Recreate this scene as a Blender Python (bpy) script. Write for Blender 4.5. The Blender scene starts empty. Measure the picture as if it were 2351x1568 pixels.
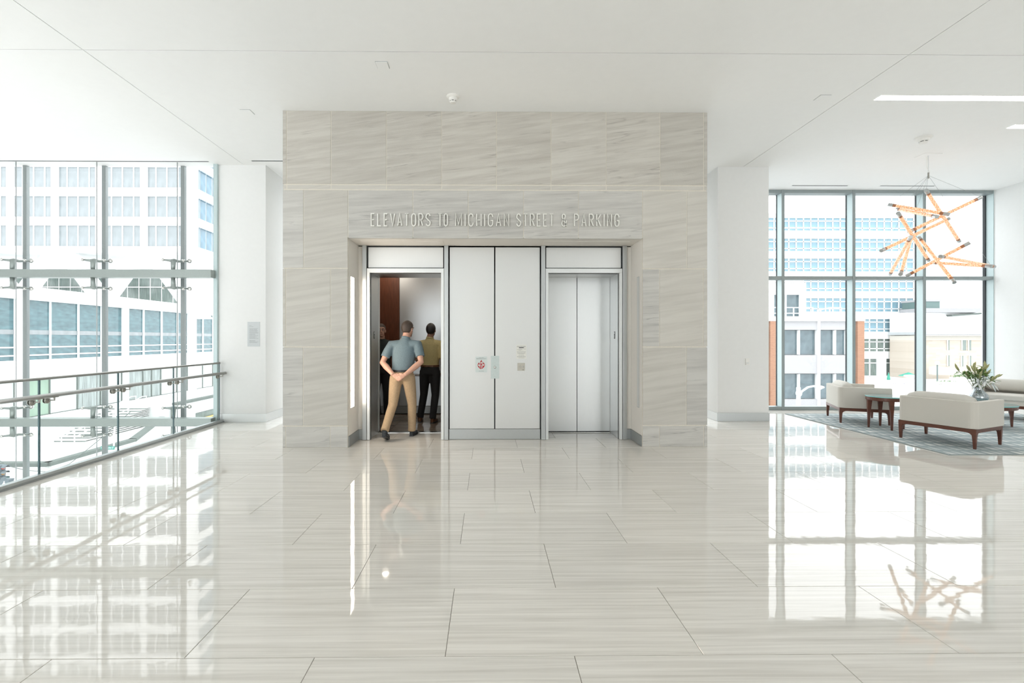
import bpy, bmesh, math, random
from mathutils import Vector, Matrix, Euler
random.seed(7)
SC = bpy.context.scene
COL = SC.collection
PI = math.pi

# ------------------------------------------------------------------ camera
F, CX, CY, HC = 1084.0, 1130.6, 779.0, 1.49          # pixels of the 2351x1568 frame, eye height
TH = math.atan(0.0098)
cam_data = bpy.data.cameras.new('camera')
cam = bpy.data.objects.new('camera', cam_data)
COL.objects.link(cam)
cam.location = (0, 0, HC)
cam.rotation_euler = (PI / 2, 0, -TH)
cam_data.sensor_width = 36.0
cam_data.lens = F / 2351 * 36.0
cam_data.shift_x = (1175.5 - CX) / 2351
cam_data.shift_y = (CY - 784.0) / 2351
cam_data.clip_start, cam_data.clip_end = 0.05, 400
SC.camera = cam

# ------------------------------------------------------------------ sky, exposure
world = bpy.data.worlds.new('sky')
SC.world = world
world.use_nodes = True
bg = world.node_tree.nodes['Background']
bg.inputs['Color'].default_value = (0.955, 0.978, 1.0, 1)
bg.inputs['Strength'].default_value = 3.8
SC.view_settings.view_transform = 'Standard'
SC.view_settings.look = 'None'
SC.view_settings.gamma = 1.0
SC.view_settings.use_curve_mapping = False
SC.view_settings.exposure = 0.08
SC.cycles.max_bounces = 12
SC.cycles.adaptive_threshold = 0.02
SC.cycles.diffuse_bounces = 8
SC.cycles.glossy_bounces = 4
SC.cycles.transparent_max_bounces = 24
SC.cycles.sample_clamp_indirect = 6.0
SC.cycles.caustics_reflective = False
SC.cycles.caustics_refractive = False

# ------------------------------------------------------------------ pixel -> place helpers
_c, _s = math.cos(TH), math.sin(TH)
def ray(px, py):
    u, v = (px - CX) / F, (CY - py) / F
    return Vector((u * _c + _s, _c - u * _s, v))
def at(px, py, Y):
    r = ray(px, py); t = Y / r.y
    return Vector((t * r.x, Y, HC + t * r.z))
def fl(px, py, z=0.0):
    r = ray(px, py); t = (z - HC) / r.z
    return Vector((t * r.x, t * r.y, z))
def atx(px, py, X):
    r = ray(px, py); t = X / r.x
    return Vector((X, t * r.y, HC + t * r.z))
def PX(px, Y): return at(px, 0, Y).x
def PZ(py, Y): return HC + (CY - py) / F * Y

# ------------------------------------------------------------------ materials
MATS = {}
def _nt(name):
    m = bpy.data.materials.new(name); m.use_nodes = True
    return m, m.node_tree, m.node_tree.nodes['Principled BSDF']
def mat(name, col, rough=0.5, metal=0.0, vary=0.04, scale=8.0, stretch=(1, 1, 1), bump=0.0, spec=0.5, emit=None, estr=0.0):
    """principled with a faint noise in its colour and, if asked, a fine relief"""
    if name in MATS: return MATS[name]
    m, nt, b = _nt(name)
    tc = nt.nodes.new('ShaderNodeTexCoord'); mp = nt.nodes.new('ShaderNodeMapping')
    mp.inputs['Scale'].default_value = [scale * k for k in stretch]
    nz = nt.nodes.new('ShaderNodeTexNoise'); nz.inputs['Detail'].default_value = 4
    nt.links.new(tc.outputs['Object'], mp.inputs['Vector']); nt.links.new(mp.outputs['Vector'], nz.inputs['Vector'])
    rp = nt.nodes.new('ShaderNodeValToRGB')
    rp.color_ramp.elements[0].position, rp.color_ramp.elements[1].position = 0.3, 0.7
    rp.color_ramp.elements[0].color = [c * (1 - vary) for c in col] + [1]
    rp.color_ramp.elements[1].color = [min(1, c * (1 + vary)) for c in col] + [1]
    nt.links.new(nz.outputs['Fac'], rp.inputs['Fac']); nt.links.new(rp.outputs['Color'], b.inputs['Base Color'])
    b.inputs['Roughness'].default_value = rough; b.inputs['Metallic'].default_value = metal
    b.inputs['Specular IOR Level'].default_value = spec
    if bump:
        bp = nt.nodes.new('ShaderNodeBump'); bp.inputs['Strength'].default_value = bump; bp.inputs['Distance'].default_value = 0.01
        nt.links.new(nz.outputs['Fac'], bp.inputs['Height']); nt.links.new(bp.outputs['Normal'], b.inputs['Normal'])
    if emit:
        b.inputs['Emission Color'].default_value = (*emit, 1); b.inputs['Emission Strength'].default_value = estr
    MATS[name] = m
    return m
def glass(name, tint=(0.982, 0.988, 0.985), amount=0.85):
    """thin clear sheet: mostly lets light through, mirrors more towards grazing angles"""
    if name in MATS: return MATS[name]
    m = bpy.data.materials.new(name); m.use_nodes = True; nt = m.node_tree; nt.nodes.clear(); N = nt.nodes.new; L = nt.links.new
    out = N('ShaderNodeOutputMaterial'); mix = N('ShaderNodeMixShader'); tr = N('ShaderNodeBsdfTransparent'); gl = N('ShaderNodeBsdfGlossy')
    lw = N('ShaderNodeLayerWeight'); lw.inputs['Blend'].default_value = 0.5
    pw = N('ShaderNodeMath'); pw.operation = 'POWER'; pw.inputs[1].default_value = 5.0
    ma = N('ShaderNodeMath'); ma.operation = 'MULTIPLY_ADD'; ma.inputs[1].default_value = amount; ma.inputs[2].default_value = 0.035 * amount
    tr.inputs['Color'].default_value = (*tint, 1); gl.inputs['Roughness'].default_value = 0.0
    L(lw.outputs['Facing'], pw.inputs[0]); L(pw.outputs[0], ma.inputs[0]); L(ma.outputs[0], mix.inputs[0])
    L(tr.outputs[0], mix.inputs[1]); L(gl.outputs[0], mix.inputs[2]); L(mix.outputs[0], out.inputs[0])
    MATS[name] = m
    return m
def veined(name, light, dark, rough, sx, sz, tilt=0.0, lo=0.35, hi=0.75, bump=0.0, wave=0.0, axis='XY', vein=None, randcol=0.06):
    """stone with long soft veins; every piece shows its own cut of it"""
    m, nt, b = _nt(name); N = nt.nodes.new; L = nt.links.new
    tc = N('ShaderNodeTexCoord'); oi = N('ShaderNodeObjectInfo')
    ad = N('ShaderNodeVectorMath'); ad.operation = 'ADD'; cb = N('ShaderNodeCombineXYZ')
    for i, k in enumerate((37.0, 91.0, 53.0)):
        mm = N('ShaderNodeMath'); mm.operation = 'MULTIPLY'; mm.inputs[1].default_value = k
        L(oi.outputs['Random'], mm.inputs[0]); L(mm.outputs[0], cb.inputs[i])
    mp0 = N('ShaderNodeMapping'); mp0.inputs['Rotation'].default_value = (0, tilt if axis == 'XZ' else 0, tilt if axis == 'XY' else 0)
    L(tc.outputs['Object'], mp0.inputs['Vector'])
    L(mp0.outputs['Vector'], ad.inputs[0]); L(cb.outputs[0], ad.inputs[1])
    mp = N('ShaderNodeMapping'); mp.inputs['Scale'].default_value = (sx, sz, 1) if axis == 'XY' else (sx, 1, sz)
    L(ad.outputs[0], mp.inputs['Vector'])
    nz = N('ShaderNodeTexNoise'); nz.inputs['Scale'].default_value = 1.0; nz.inputs['Detail'].default_value = 7; nz.inputs['Roughness'].default_value = 0.62; nz.inputs['Distortion'].default_value = 0.35
    L(mp.outputs[0], nz.inputs['Vector'])
    rp = N('ShaderNodeValToRGB'); e = rp.color_ramp.elements
    e[0].position, e[0].color = lo, (*dark, 1); e[1].position, e[1].color = hi, (*light, 1)
    L(nz.outputs['Fac'], rp.inputs['Fac'])
    col = rp.outputs['Color']
    if vein:
        mp2 = N('ShaderNodeMapping'); mp2.inputs['Scale'].default_value = (sx * 0.5, 1, sz * 0.55) if axis == 'XZ' else (sx * 0.5, sz * 0.55, 1)
        L(ad.outputs[0], mp2.inputs['Vector'])
        n2 = N('ShaderNodeTexNoise'); n2.inputs['Scale'].default_value = 1.0; n2.inputs['Detail'].default_value = 5; n2.inputs['Distortion'].default_value = 0.5
        L(mp2.outputs[0], n2.inputs['Vector'])
        r2 = N('ShaderNodeValToRGB'); q = r2.color_ramp.elements
        q[0].position, q[0].color = 0.482, (0, 0, 0, 1); q[1].position, q[1].color = 0.498, (1, 1, 1, 1)
        k3 = q.new(0.514); k3.color = (0, 0, 0, 1)
        L(n2.outputs['Fac'], r2.inputs['Fac'])
        n3 = N('ShaderNodeTexNoise'); n3.inputs['Scale'].default_value = 2.2; L(ad.outputs[0], n3.inputs['Vector'])
        r3 = N('ShaderNodeMapRange'); r3.inputs[1].default_value, r3.inputs[2].default_value = 0.45, 0.7; L(n3.outputs['Fac'], r3.inputs[0])
        mm = N('ShaderNodeMath'); mm.operation = 'MULTIPLY'; L(r2.outputs['Color'], mm.inputs[0]); L(r3.outputs[0], mm.inputs[1])
        m8 = N('ShaderNodeMath'); m8.operation = 'MULTIPLY'; m8.inputs[1].default_value = 0.8; L(mm.outputs[0], m8.inputs[0])
        mx = N('ShaderNodeMix'); mx.data_type = 'RGBA'; L(m8.outputs[0], mx.inputs['Factor']); L(col, mx.inputs['A']); mx.inputs['B'].default_value = (*vein, 1)
        col = mx.outputs['Result']
    hv = N('ShaderNodeHueSaturation'); mr = N('ShaderNodeMapRange'); mr.inputs[3].default_value, mr.inputs[4].default_value = 1 - randcol, 1 + randcol
    L(oi.outputs['Random'], mr.inputs[0]); L(mr.outputs[0], hv.inputs['Value']); L(col, hv.inputs['Color']); L(hv.outputs[0], b.inputs['Base Color'])
    b.inputs['Roughness'].default_value = rough
    if bump:
        fn = N('ShaderNodeTexNoise'); fn.inputs['Scale'].default_value = 90; L(tc.outputs['Object'], fn.inputs['Vector'])
        bp = N('ShaderNodeBump'); bp.inputs['Strength'].default_value = bump; bp.inputs['Distance'].default_value = 0.003
        L(fn.outputs['Fac'], bp.inputs['Height']); L(bp.outputs['Normal'], b.inputs['Normal'])
    if wave:
        fn = N('ShaderNodeTexNoise'); fn.inputs['Scale'].default_value = 11.0; fn.inputs['Detail'].default_value = 1; L(ad.outputs[0], fn.inputs['Vector'])
        bp = N('ShaderNodeBump'); bp.inputs['Strength'].default_value = 1.0; bp.inputs['Distance'].default_value = wave
        L(fn.outputs['Fac'], bp.inputs['Height']); L(bp.outputs['Normal'], b.inputs['Normal'])
    MATS[name] = m
    return m
def emitter(name, col, s):
    if name in MATS: return MATS[name]
    return mat(name, (0.9, 0.9, 0.9), 0.5, emit=col, estr=s, vary=0.0)

M_WALL = mat('white_paint', (0.81, 0.815, 0.81), 0.6, vary=0.008, scale=3)
M_CEIL = mat('ceiling_paint', (0.90, 0.905, 0.90), 0.7, vary=0.006, scale=2)
M_TILE = veined('polished_limestone', (0.80, 0.77, 0.72), (0.61, 0.58, 0.53), 0.03, 0.9, 42, lo=0.28, hi=0.62, wave=0.00022, axis='XY', randcol=0.035)
M_STONE = veined('cladding_sandstone', (0.58, 0.555, 0.505), (0.455, 0.425, 0.38), 0.6, 1.0, 15, tilt=0.14, lo=0.3, hi=0.62, bump=0.5, axis='XZ', vein=(0.30, 0.27, 0.245), randcol=0.05)
M_STONE2 = veined('cladding_sandstone_pale', (0.60, 0.575, 0.525), (0.50, 0.475, 0.43), 0.6, 0.9, 16, tilt=0.16, lo=0.3, hi=0.62, bump=0.5, axis='XZ', randcol=0.05)
M_STONE3 = veined('cladding_sandstone_grey', (0.59, 0.575, 0.54), (0.45, 0.435, 0.41), 0.6, 1.0, 16, tilt=0.05, lo=0.3, hi=0.62, bump=0.5, axis='XZ', vein=(0.28, 0.27, 0.26), randcol=0.05)
M_GROUT = mat('pale_mortar', (0.70, 0.66, 0.58), 0.8)
M_GROUT2 = mat('floor_grout', (0.22, 0.20, 0.17), 0.8)
M_ALU = mat('satin_aluminium', (0.50, 0.52, 0.52), 0.38, 0.75, vary=0.02, scale=3, stretch=(30, 30, 1))
M_ALUL = mat('pale_aluminium', (0.72, 0.735, 0.73), 0.42, 0.55, vary=0.02, scale=3, stretch=(30, 30, 1))
M_ALUD = mat('grey_aluminium', (0.34, 0.36, 0.36), 0.42, 0.55, vary=0.02)
M_STEEL = mat('brushed_steel', (0.66, 0.67, 0.665), 0.33, 0.9, vary=0.02, scale=2, stretch=(60, 60, 1))
M_PANEL = mat('brushed_panel', (0.70, 0.705, 0.695), 0.42, 0.6, vary=0.012, scale=2, stretch=(60, 60, 1))
M_CREAM = mat('cream_panel', (0.80, 0.775, 0.73), 0.55, vary=0.01)
M_DARK = mat('dark_joint', (0.03, 0.035, 0.04), 0.6)
M_FRAME = mat('window_frame_grey', (0.30, 0.345, 0.35), 0.45, 0.25, vary=0.02)
M_FRAMEL = mat('window_frame_pale', (0.52, 0.62, 0.63), 0.45, 0.2, vary=0.02)
M_GLASS = glass('clear_glass')
M_GLASSR = glass('railing_glass', (0.975, 0.992, 0.988), 0.7)
M_GEDGE = mat('glass_edge', (0.10, 0.17, 0.19), 0.15, vary=0.1)
M_CHROME = mat('polished_steel', (0.62, 0.62, 0.60), 0.22, 0.95, vary=0.02)
M_BRACK = mat('satin_nickel', (0.33, 0.32, 0.29), 0.3, 0.9, vary=0.03)
M_WHITE = mat('white_plastic', (0.84, 0.83, 0.80), 0.45, vary=0.01)
M_BLACK = mat('black_plastic', (0.02, 0.02, 0.022), 0.4)

# ------------------------------------------------------------------ mesh builder
WLOC = {}                                            # where each parent stands (translation only)
def tag(o, label=None, cat=None, group=None, kind=None):
    if label: o['label'] = label
    if cat: o['category'] = cat
    if group: o['group'] = group
    if kind: o['kind'] = kind
    return o
def empty(name, loc, label=None, cat=None, group=None, kind=None):
    o = bpy.data.objects.new(name, None); COL.objects.link(o); o.location = loc; o.empty_display_size = 0.1
    WLOC[o] = Vector(loc)
    return tag(o, label, cat, group, kind)
class MB:
    def __init__(s): s.v, s.f = [], []
    def add(s, vs, fs):
        k = len(s.v); s.v += [Vector(p) for p in vs]; s.f += [[i + k for i in f] for f in fs]; return s
    def box(s, x0, x1, y0, y1, z0, z1):
        if x0 > x1: x0, x1 = x1, x0
        if y0 > y1: y0, y1 = y1, y0
        if z0 > z1: z0, z1 = z1, z0
        return s.add([(x0, y0, z0), (x1, y0, z0), (x1, y1, z0), (x0, y1, z0), (x0, y0, z1), (x1, y0, z1), (x1, y1, z1), (x0, y1, z1)],
                     [(0, 3, 2, 1), (4, 5, 6, 7), (0, 1, 5, 4), (1, 2, 6, 5), (2, 3, 7, 6), (3, 0, 4, 7)])
    def prism(s, pts, vec):
        """closed planar outline pushed along vec"""
        n = len(pts); a = [Vector(p) for p in pts]; b = [p + Vector(vec) for p in a]
        return s.add(a + b, [list(range(n))[::-1], list(range(n, 2 * n))] + [(i, (i + 1) % n, n + (i + 1) % n, n + i) for i in range(n)])
    def rings(s, rings, cap=True, close=False):
        n = len(rings[0]); k = len(s.v)
        for r in rings: s.v += [Vector(p) for p in r]
        for j in range(len(rings) - 1 + (1 if close else 0)):
            a, b = k + j * n, k + ((j + 1) % len(rings)) * n
            for i in range(n): s.f.append([a + i, a + (i + 1) % n, b + (i + 1) % n, b + i])
        if cap and not close:
            s.f.append(list(range(k, k + n))[::-1]); e = k + (len(rings) - 1) * n; s.f.append(list(range(e, e + n)))
        return s
    def lathe(s, prof, org=(0, 0, 0), axis=(0, 0, 1), seg=20, cap=True):
        ax = Vector(axis).normalized(); u = ax.orthogonal().normalized(); w = ax.cross(u); o = Vector(org)
        return s.rings([[o + ax * h + (u * math.cos(2 * PI * i / seg) + w * math.sin(2 * PI * i / seg)) * max(r, 1e-5) for i in range(seg)] for r, h in prof], cap)
    def cyl(s, a, b, r0, r1=None, seg=12):
        a, b = Vector(a), Vector(b); d = b - a
        return s.lathe([(r0, 0), (r0 if r1 is None else r1, d.length)], a, d, seg)
    def tube(s, pts, rad, seg=8, side=None):
        """sweep along pts; rad: number, list of numbers or list of (rx, ry)"""
        P = [Vector(p) for p in pts]; n = len(P); R = rad if isinstance(rad, (list, tuple)) else [rad] * n
        prev = None; rr = []
        for i in range(n):
            t = ((P[min(i + 1, n - 1)] - P[i]).normalized() + (P[i] - P[max(i - 1, 0)]).normalized())
            if t.length < 1e-6: t = Vector((0, 0, 1))
            t.normalize()
            if side is not None:
                u = Vector(side) - t * Vector(side).dot(t)
                u = u.normalized() if u.length > 1e-4 else t.orthogonal().normalized()
            elif prev is None: u = t.orthogonal().normalized()
            else:
                u = prev - t * prev.dot(t); u = u.normalized() if u.length > 1e-4 else t.orthogonal().normalized()
            prev = u; w = t.cross(u); q = R[i]; rx, ry = q if isinstance(q, (list, tuple)) else (q, q)
            rr.append([P[i] + u * (math.cos(2 * PI * k / seg) * rx) + w * (math.sin(2 * PI * k / seg) * ry) for k in range(seg)])
        return s.rings(rr)
    def ball(s, c, r, seg=14, rot=None):
        c = Vector(c); r = r if isinstance(r, (list, tuple)) else (r, r, r); m = rot or Matrix.Identity(3); n = max(6, seg // 2 + 1); rr = []
        for j in range(n + 1):
            a = -PI / 2 + PI * (0.02 + 0.96 * j / n)
            rr.append([c + m @ Vector((r[0] * math.cos(a) * math.cos(2 * PI * i / seg), r[1] * math.cos(a) * math.sin(2 * PI * i / seg), r[2] * math.sin(a))) for i in range(seg)])
        return s.rings(rr)
    def rbox(s, x0, x1, y0, y1, z0, z1, r, n=4, axis='z'):
        """box with the edges along one axis rounded"""
        def ring(a0, a1, b0, b1):
            o = []
            for (ca, cb, st) in ((a1 - r, b1 - r, 0), (a0 + r, b1 - r, 1), (a0 + r, b0 + r, 2), (a1 - r, b0 + r, 3)):
                for k in range(n + 1):
                    t = (st + k / n) * PI / 2; o.append((ca + r * math.cos(t), cb + r * math.sin(t)))
            return o
        if axis == 'z': return s.prism([(p, q, z0) for p, q in ring(x0, x1, y0, y1)], (0, 0, z1 - z0))
        if axis == 'y': return s.prism([(p, y0, q) for p, q in ring(x0, x1, z0, z1)], (0, y1 - y0, 0))
        return s.prism([(x0, p, q) for p, q in ring(y0, y1, z0, z1)], (x1 - x0, 0, 0))
    def mesh(s, name, org):
        me = bpy.data.meshes.new(name); me.from_pydata([p - org for p in s.v], [], s.f)
        bm = bmesh.new(); bm.from_mesh(me); bmesh.ops.recalc_face_normals(bm, faces=bm.faces); bm.to_mesh(me); bm.free()
        return me
    def build(s, name, m, parent=None, smooth=False, local=False, label=None, cat=None, group=None, kind=None, bevel=0.0):
        mn = [min(p[i] for p in s.v) for i in range(3)]; mx = [max(p[i] for p in s.v) for i in range(3)]
        org = Vector(((mn[0] + mx[0]) / 2, (mn[1] + mx[1]) / 2, mn[2] if parent is None else (mn[2] + mx[2]) / 2))
        me = s.mesh(name, org); me.materials.append(m)
        if smooth:
            for p in me.polygons: p.use_smooth = True
        o = bpy.data.objects.new(name, me); COL.objects.link(o)
        pl = Vector((0, 0, 0)) if (parent is None or local) else WLOC[parent]
        o.location = org - pl; WLOC[o] = (pl if parent else Vector((0, 0, 0))) + o.location
        if local: WLOC[o] = org.copy()
        if parent is not None: o.parent = parent
        if bevel:
            bv = o.modifiers.new('bevel', 'BEVEL'); bv.width = bevel; bv.segments = 3; bv.limit_method = 'ANGLE'; bv.angle_limit = 0.6
        return tag(o, label, cat, group, kind)
def box(name, m, x0, x1, y0, y1, z0, z1, parent=None, **k):
    return MB().box(x0, x1, y0, y1, z0, z1).build(name, m, parent, **k)
def copy_tree(o, parent=None):
    c = o.copy(); COL.objects.link(c); c.parent = parent
    for ch in [x for x in bpy.data.objects if x.parent == o and x != c]: copy_tree(ch, c)
    return c
def text(name, body, size, m, loc, parent, rot=(PI / 2, 0, 0), align='CENTER', sx=1.0, depth=0.0004):
    """flat lettering turned into a mesh (capital height ~ 0.7*size)"""
    cu = bpy.data.curves.new(name, 'FONT'); cu.body = body; cu.size = size; cu.align_x = align; cu.extrude = depth; cu.resolution_u = 3
    t = bpy.data.objects.new(name + '_tmp', cu); COL.objects.link(t)
    dg = bpy.context.evaluated_depsgraph_get(); me = bpy.data.meshes.new_from_object(t.evaluated_get(dg))
    bpy.data.objects.remove(t); bpy.data.curves.remove(cu)
    me.materials.clear(); me.materials.append(m)
    o = bpy.data.objects.new(name, me); COL.objects.link(o)
    o.location = Vector(loc) - (WLOC[parent] if parent else Vector((0, 0, 0))); o.rotation_euler = rot; o.scale = (sx, 1, 1)
    o.parent = parent
    return o

# ================================================================== ROOM SHELL
ZC = 4.63                                            # ceiling
YS = 6.51                                            # face of the stone wall
YP = 7.03                                            # lift screen
YD = 7.55                                            # lift doors
YCOL = 8.55                                          # white piers and left curtain wall
YW = 10.0                                            # right window glass
XR = PX(2281, 9.86)                                  # right wall
XRAIL = -4.79                                        # floor edge at the railing
XL, XRS = PX(649, YS), PX(1624, YS)                  # stone wall ends
OL, OR = PX(799, YS), PX(1475, YS)                   # lift recess
ZSOF = 2.88

# ---- floor: slab, then every stone tile
floor = box('floor', M_GROUT2, XRAIL, XR + 0.2, -6.2, YW + 0.1, -0.4, -0.0035, label='pale polished limestone tile floor of the lobby', cat='floor', kind='structure')
TW, TD, GAP = 1.219, 0.6096, 0.0035
box('floor_field', M_TILE, XRAIL + 0.01, XR + 0.1, -6.1, 2.22 - TD * 5 - GAP, -0.03, 0.0, floor)
tile_mesh = {}
def tile(x0, x1, y0, y1):
    w, d = round(x1 - x0, 3), round(y1 - y0, 3)
    if (w, d) not in tile_mesh:
        b = 0.0012; a = MB()
        a.rings([[(-w / 2, -d / 2, -0.03), (w / 2, -d / 2, -0.03), (w / 2, d / 2, -0.03), (-w / 2, d / 2, -0.03)],
                 [(-w / 2, -d / 2, -b), (w / 2, -d / 2, -b), (w / 2, d / 2, -b), (-w / 2, d / 2, -b)],
                 [(-w / 2 + b, -d / 2 + b, 0), (w / 2 - b, -d / 2 + b, 0), (w / 2 - b, d / 2 - b, 0), (-w / 2 + b, d / 2 - b, 0)]])
        me = a.mesh('floor_tile', Vector((0, 0, 0))); me.materials.append(M_TILE); tile_mesh[(w, d)] = me
    o = bpy.data.objects.new('floor_tile', tile_mesh[(w, d)]); COL.objects.link(o); o.parent = floor
    o.location = Vector(((x0 + x1) / 2, (y0 + y1) / 2, 0)) - WLOC[floor]
    o.rotation_euler = (random.uniform(-1, 1) * 0.0006, random.uniform(-1, 1) * 0.0004, 0)
for k in range(-5, 13):
    y0, y1 = 2.22 + TD * k + GAP / 2, 2.22 + TD * (k + 1) - GAP / 2
    off = -0.2 if k % 2 == 0 else 0.408
    i = math.floor((XRAIL - off) / TW)
    while off + i * TW < XR:
        x0, x1 = off + i * TW + GAP / 2, off + (i + 1) * TW - GAP / 2
        i += 1
        x0, x1 = max(x0, XRAIL + 0.01), min(x1, XR + 0.02); yy1 = min(y1, YW - 0.02)
        if x1 - x0 < 0.03 or yy1 - y0 < 0.03: continue
        if y0 > 6.9 and x0 > XL and x1 < OL: continue
        if y0 > 6.9 and x0 > OR and x1 < XRS: continue
        if y0 > 7.6 and x0 > XL and x1 < XRS: continue
        tile(x0, x1, y0, yy1)
# floor edge beside the railing and the storey below it
box('trim_1', M_ALUL, XRAIL - 0.06, XRAIL, -6.2, YCOL, -0.6, -0.012, label='pale metal fascia along the open floor edge', cat='fascia', kind='structure')
box('floor_lower', M_TILE, -12.4, XRAIL - 0.06, -6.2, YCOL + 0.2, -5.9, -5.6, label='lower lobby floor far below the railing', cat='floor', kind='structure')
box('wall_below', M_WALL, XRAIL + 0.4, XRAIL + 0.6, -6.2, YCOL, -5.6, -0.4, label='white wall under the upper floor edge', cat='wall', kind='structure')

# ---- ceiling: slab and large panels parted by thin reveals
ceiling = box('ceiling', M_CEIL, -4.87, XR + 0.3, -6.4, YW + 0.3, ZC + 0.05, ZC + 0.35, label='smooth white ceiling with thin panel joints', cat='ceiling', kind='structure')
cg = 0.005
xj = [-12.6, PX(190.5, 5.165), PX(2087, 5.165), XR + 0.3]
yj = [-6.4, 5.165, YW + 0.3]
box('ceiling_slab', M_CEIL, -12.6, -4.87, -6.4, 8.66, ZC + 0.05, ZC + 0.35, ceiling)
for a in range(3):
    for b in range(2):
        box('ceiling_panel', M_CEIL, xj[a] + (cg if a else 0), xj[a + 1] - (cg if a < 2 else 0), yj[b] + (cg if b else 0), (yj[b + 1] - cg if b < 1 else (8.66 if a == 0 else yj[b + 1])), ZC, ZC + 0.045, ceiling)

# ---- stone lift core
core = box('wall_core', M_GROUT, XL + 0.012, OL - 0.004, YS + 0.005, YP + 0.05, 0, ZC, label='mortar-jointed core wall behind the stone cladding', cat='wall', kind='structure')
def cb(*a): box('core_mass', M_GROUT, *a, core)
cb(OR + 0.004, XRS - 0.012, YS + 0.005, YP + 0.05, 0, ZC)
cb(OL - 0.004, OR + 0.004, YS + 0.005, YP + 0.3, ZSOF + 0.012, ZC)
cb(XL + 0.012, -2.36, YP + 0.05, 9.7, 0, ZC)
cb(2.6, XRS - 0.012, YP + 0.05, 9.7, 0, ZC)
cb(-2.36, 2.6, 9.55, 9.7, 0, ZC)
cladding = empty('wall_front', (0, YS, 0), 'grey-beige sandstone cladding around the lift recess', 'wall', None, 'structure')
PNT = 0.03
def stone(px0, px1, py0, py1, m=None, rec=0.0, z0=None, z1=None):
    g = 0.0045
    x0 = XL if px0 < 652 else PX(px0, YS) + g; x1 = XRS if px1 > 1620 else PX(px1, YS) - g
    za = (PZ(py1, YS) + g) if z0 is None else z0; zb = (PZ(py0, YS) - g) if z1 is None else z1
    m = m or random.choice((M_STONE2, M_STONE2, M_STONE3))
    b = 0.0025; y = YS + rec
    a = MB(); yb = YS + PNT + rec
    R = lambda yy, e: [(x0 + e, yy, za + e), (x1 - e, yy, za + e), (x1 - e, yy, zb - e), (x0 + e, yy, zb - e)]
    a.rings([R(yb, 0), R(y + b, 0), R(y, b)])
    a.build('stone_panel', m, cladding)
jx = [649, 658, 760, 887, 1014, 1140, 1265, 1392, 1516, 1616, 1624]
for a, b in zip(jx, jx[1:]): stone(a, b, 257, 424, M_STONE, z1=ZC)
for a, b in zip(jx, jx[1:]): stone(a, b, 425, 436, M_STONE2, rec=0.0035)
for a, b, m in ((649, 697, M_STONE3), (697, 799, M_STONE2), (1475, 1577, M_STONE2), (1577, 1624, M_STONE2)): stone(a, b, 437, 616, m)
lx = [799, 948, 1075, 1202, 1328, 1475]
for a, b in zip(lx, lx[1:]): stone(a, b, 437, 548, M_STONE3, z0=ZSOF)
for a, b, m in ((649, 656, M_STONE2), (656, 759, M_STONE2), (759, 799, M_STONE2), (1475, 1514, M_STONE3), (1514, 1615, M_STONE2), (1615, 1624, M_STONE2)): stone(a, b, 617, 796, m)
for a, b, m in ((649, 696, M_STONE3), (696, 799, M_STONE2), (1475, 1576, M_STONE2), (1576, 1624, M_STONE3)): stone(a, b, 797, 977, m)
for a, b in ((649, 656), (656, 758), (758, 799), (1475, 1514), (1514, 1616), (1616, 1624)): stone(a, b, 978, 1027, M_STONE3, z0=0.003)
# returns of the cladding on both sides of the core
for X, sgn in ((XL, 1), (XRS, -1)):
    zz = [0.003, PZ(977, YS), PZ(797, YS), PZ(616, YS), PZ(437, YS), ZC]
    for a, b in zip(zz, zz[1:]):
        for y0, y1 in ((YS + PNT + 0.004, 7.6), (7.61, 8.7), (8.71, 9.69)):
            box('stone_panel', M_STONE2, X, X + sgn * 0.02, y0, y1, a + 0.004, b - 0.004, cladding)

# ---- recess lining (reveals, soffit, side strips)
lining = empty('wall_recess', ((OL + OR) / 2, YS, 0), 'cream lined recess around the two lift doors', 'wall', None, 'structure')
ZB = PZ(985, YP)
for X, sg in ((OL, 1), (OR, -1)):
    box('reveal_panel', M_CREAM, X, X - sg * 0.004, YS + PNT, YP, ZB, ZSOF, lining)
    box('reveal_base', M_ALUD, X + sg * 0.008, X - sg * 0.004, YS + PNT, YP - 0.002, 0.003, ZB - 0.004, lining)
box('soffit_panel', M_CREAM, OL - 0.004, OR + 0.004, YS + PNT, YP, ZSOF, ZSOF + 0.012, lining)
for a, b in ((842, 1022), (1243, 1430)):
    box('soffit_hatch', M_CREAM, PX(a, YP), PX(b, YP), YS + 0.17, YP - 0.06, ZSOF - 0.004, ZSOF, lining)
for a, b in ((819, 832), (1439, 1451)):
    box('side_strip', M_CREAM, PX(a, YP), PX(b, YP), YP, YP + 0.02, ZB, ZSOF - 0.012, lining)
    box('strip_base', M_ALU, PX(a, YP), PX(b, YP), YP - 0.006, YP + 0.02, 0.003, ZB - 0.004, lining)
box('joint_backing', M_DARK, OL, PX(851, YP), YP + 0.02, YP + 0.03, 0, ZSOF, lining)
box('joint_backing', M_DARK, PX(1420, YP), OR, YP + 0.02, YP + 0.03, 0, ZSOF, lining)
box('joint_backing', M_DARK, PX(1014, YP), PX(1258, YP), YP + 0.022, YP + 0.03, 0, ZSOF, lining)
box('joint_backing', M_DARK, PX(840, YP), PX(1440, YP), YP + 0.022, YP + 0.03, PZ(628, YP), ZSOF, lining)
# middle steel panels
for a, b in ((1032.3, 1134.5), (1137.2, 1239.3)):
    box('steel_panel', M_PANEL, PX(a, YP), PX(b, YP), YP, YP + 0.02, ZB + 0.004, ZSOF - 0.02, lining, bevel=0.002)
box('steel_base', M_ALU, PX(1031, YP), PX(1240, YP), YP - 0.008, YP + 0.02, 0.003, ZB, lining, bevel=0.002)
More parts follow.
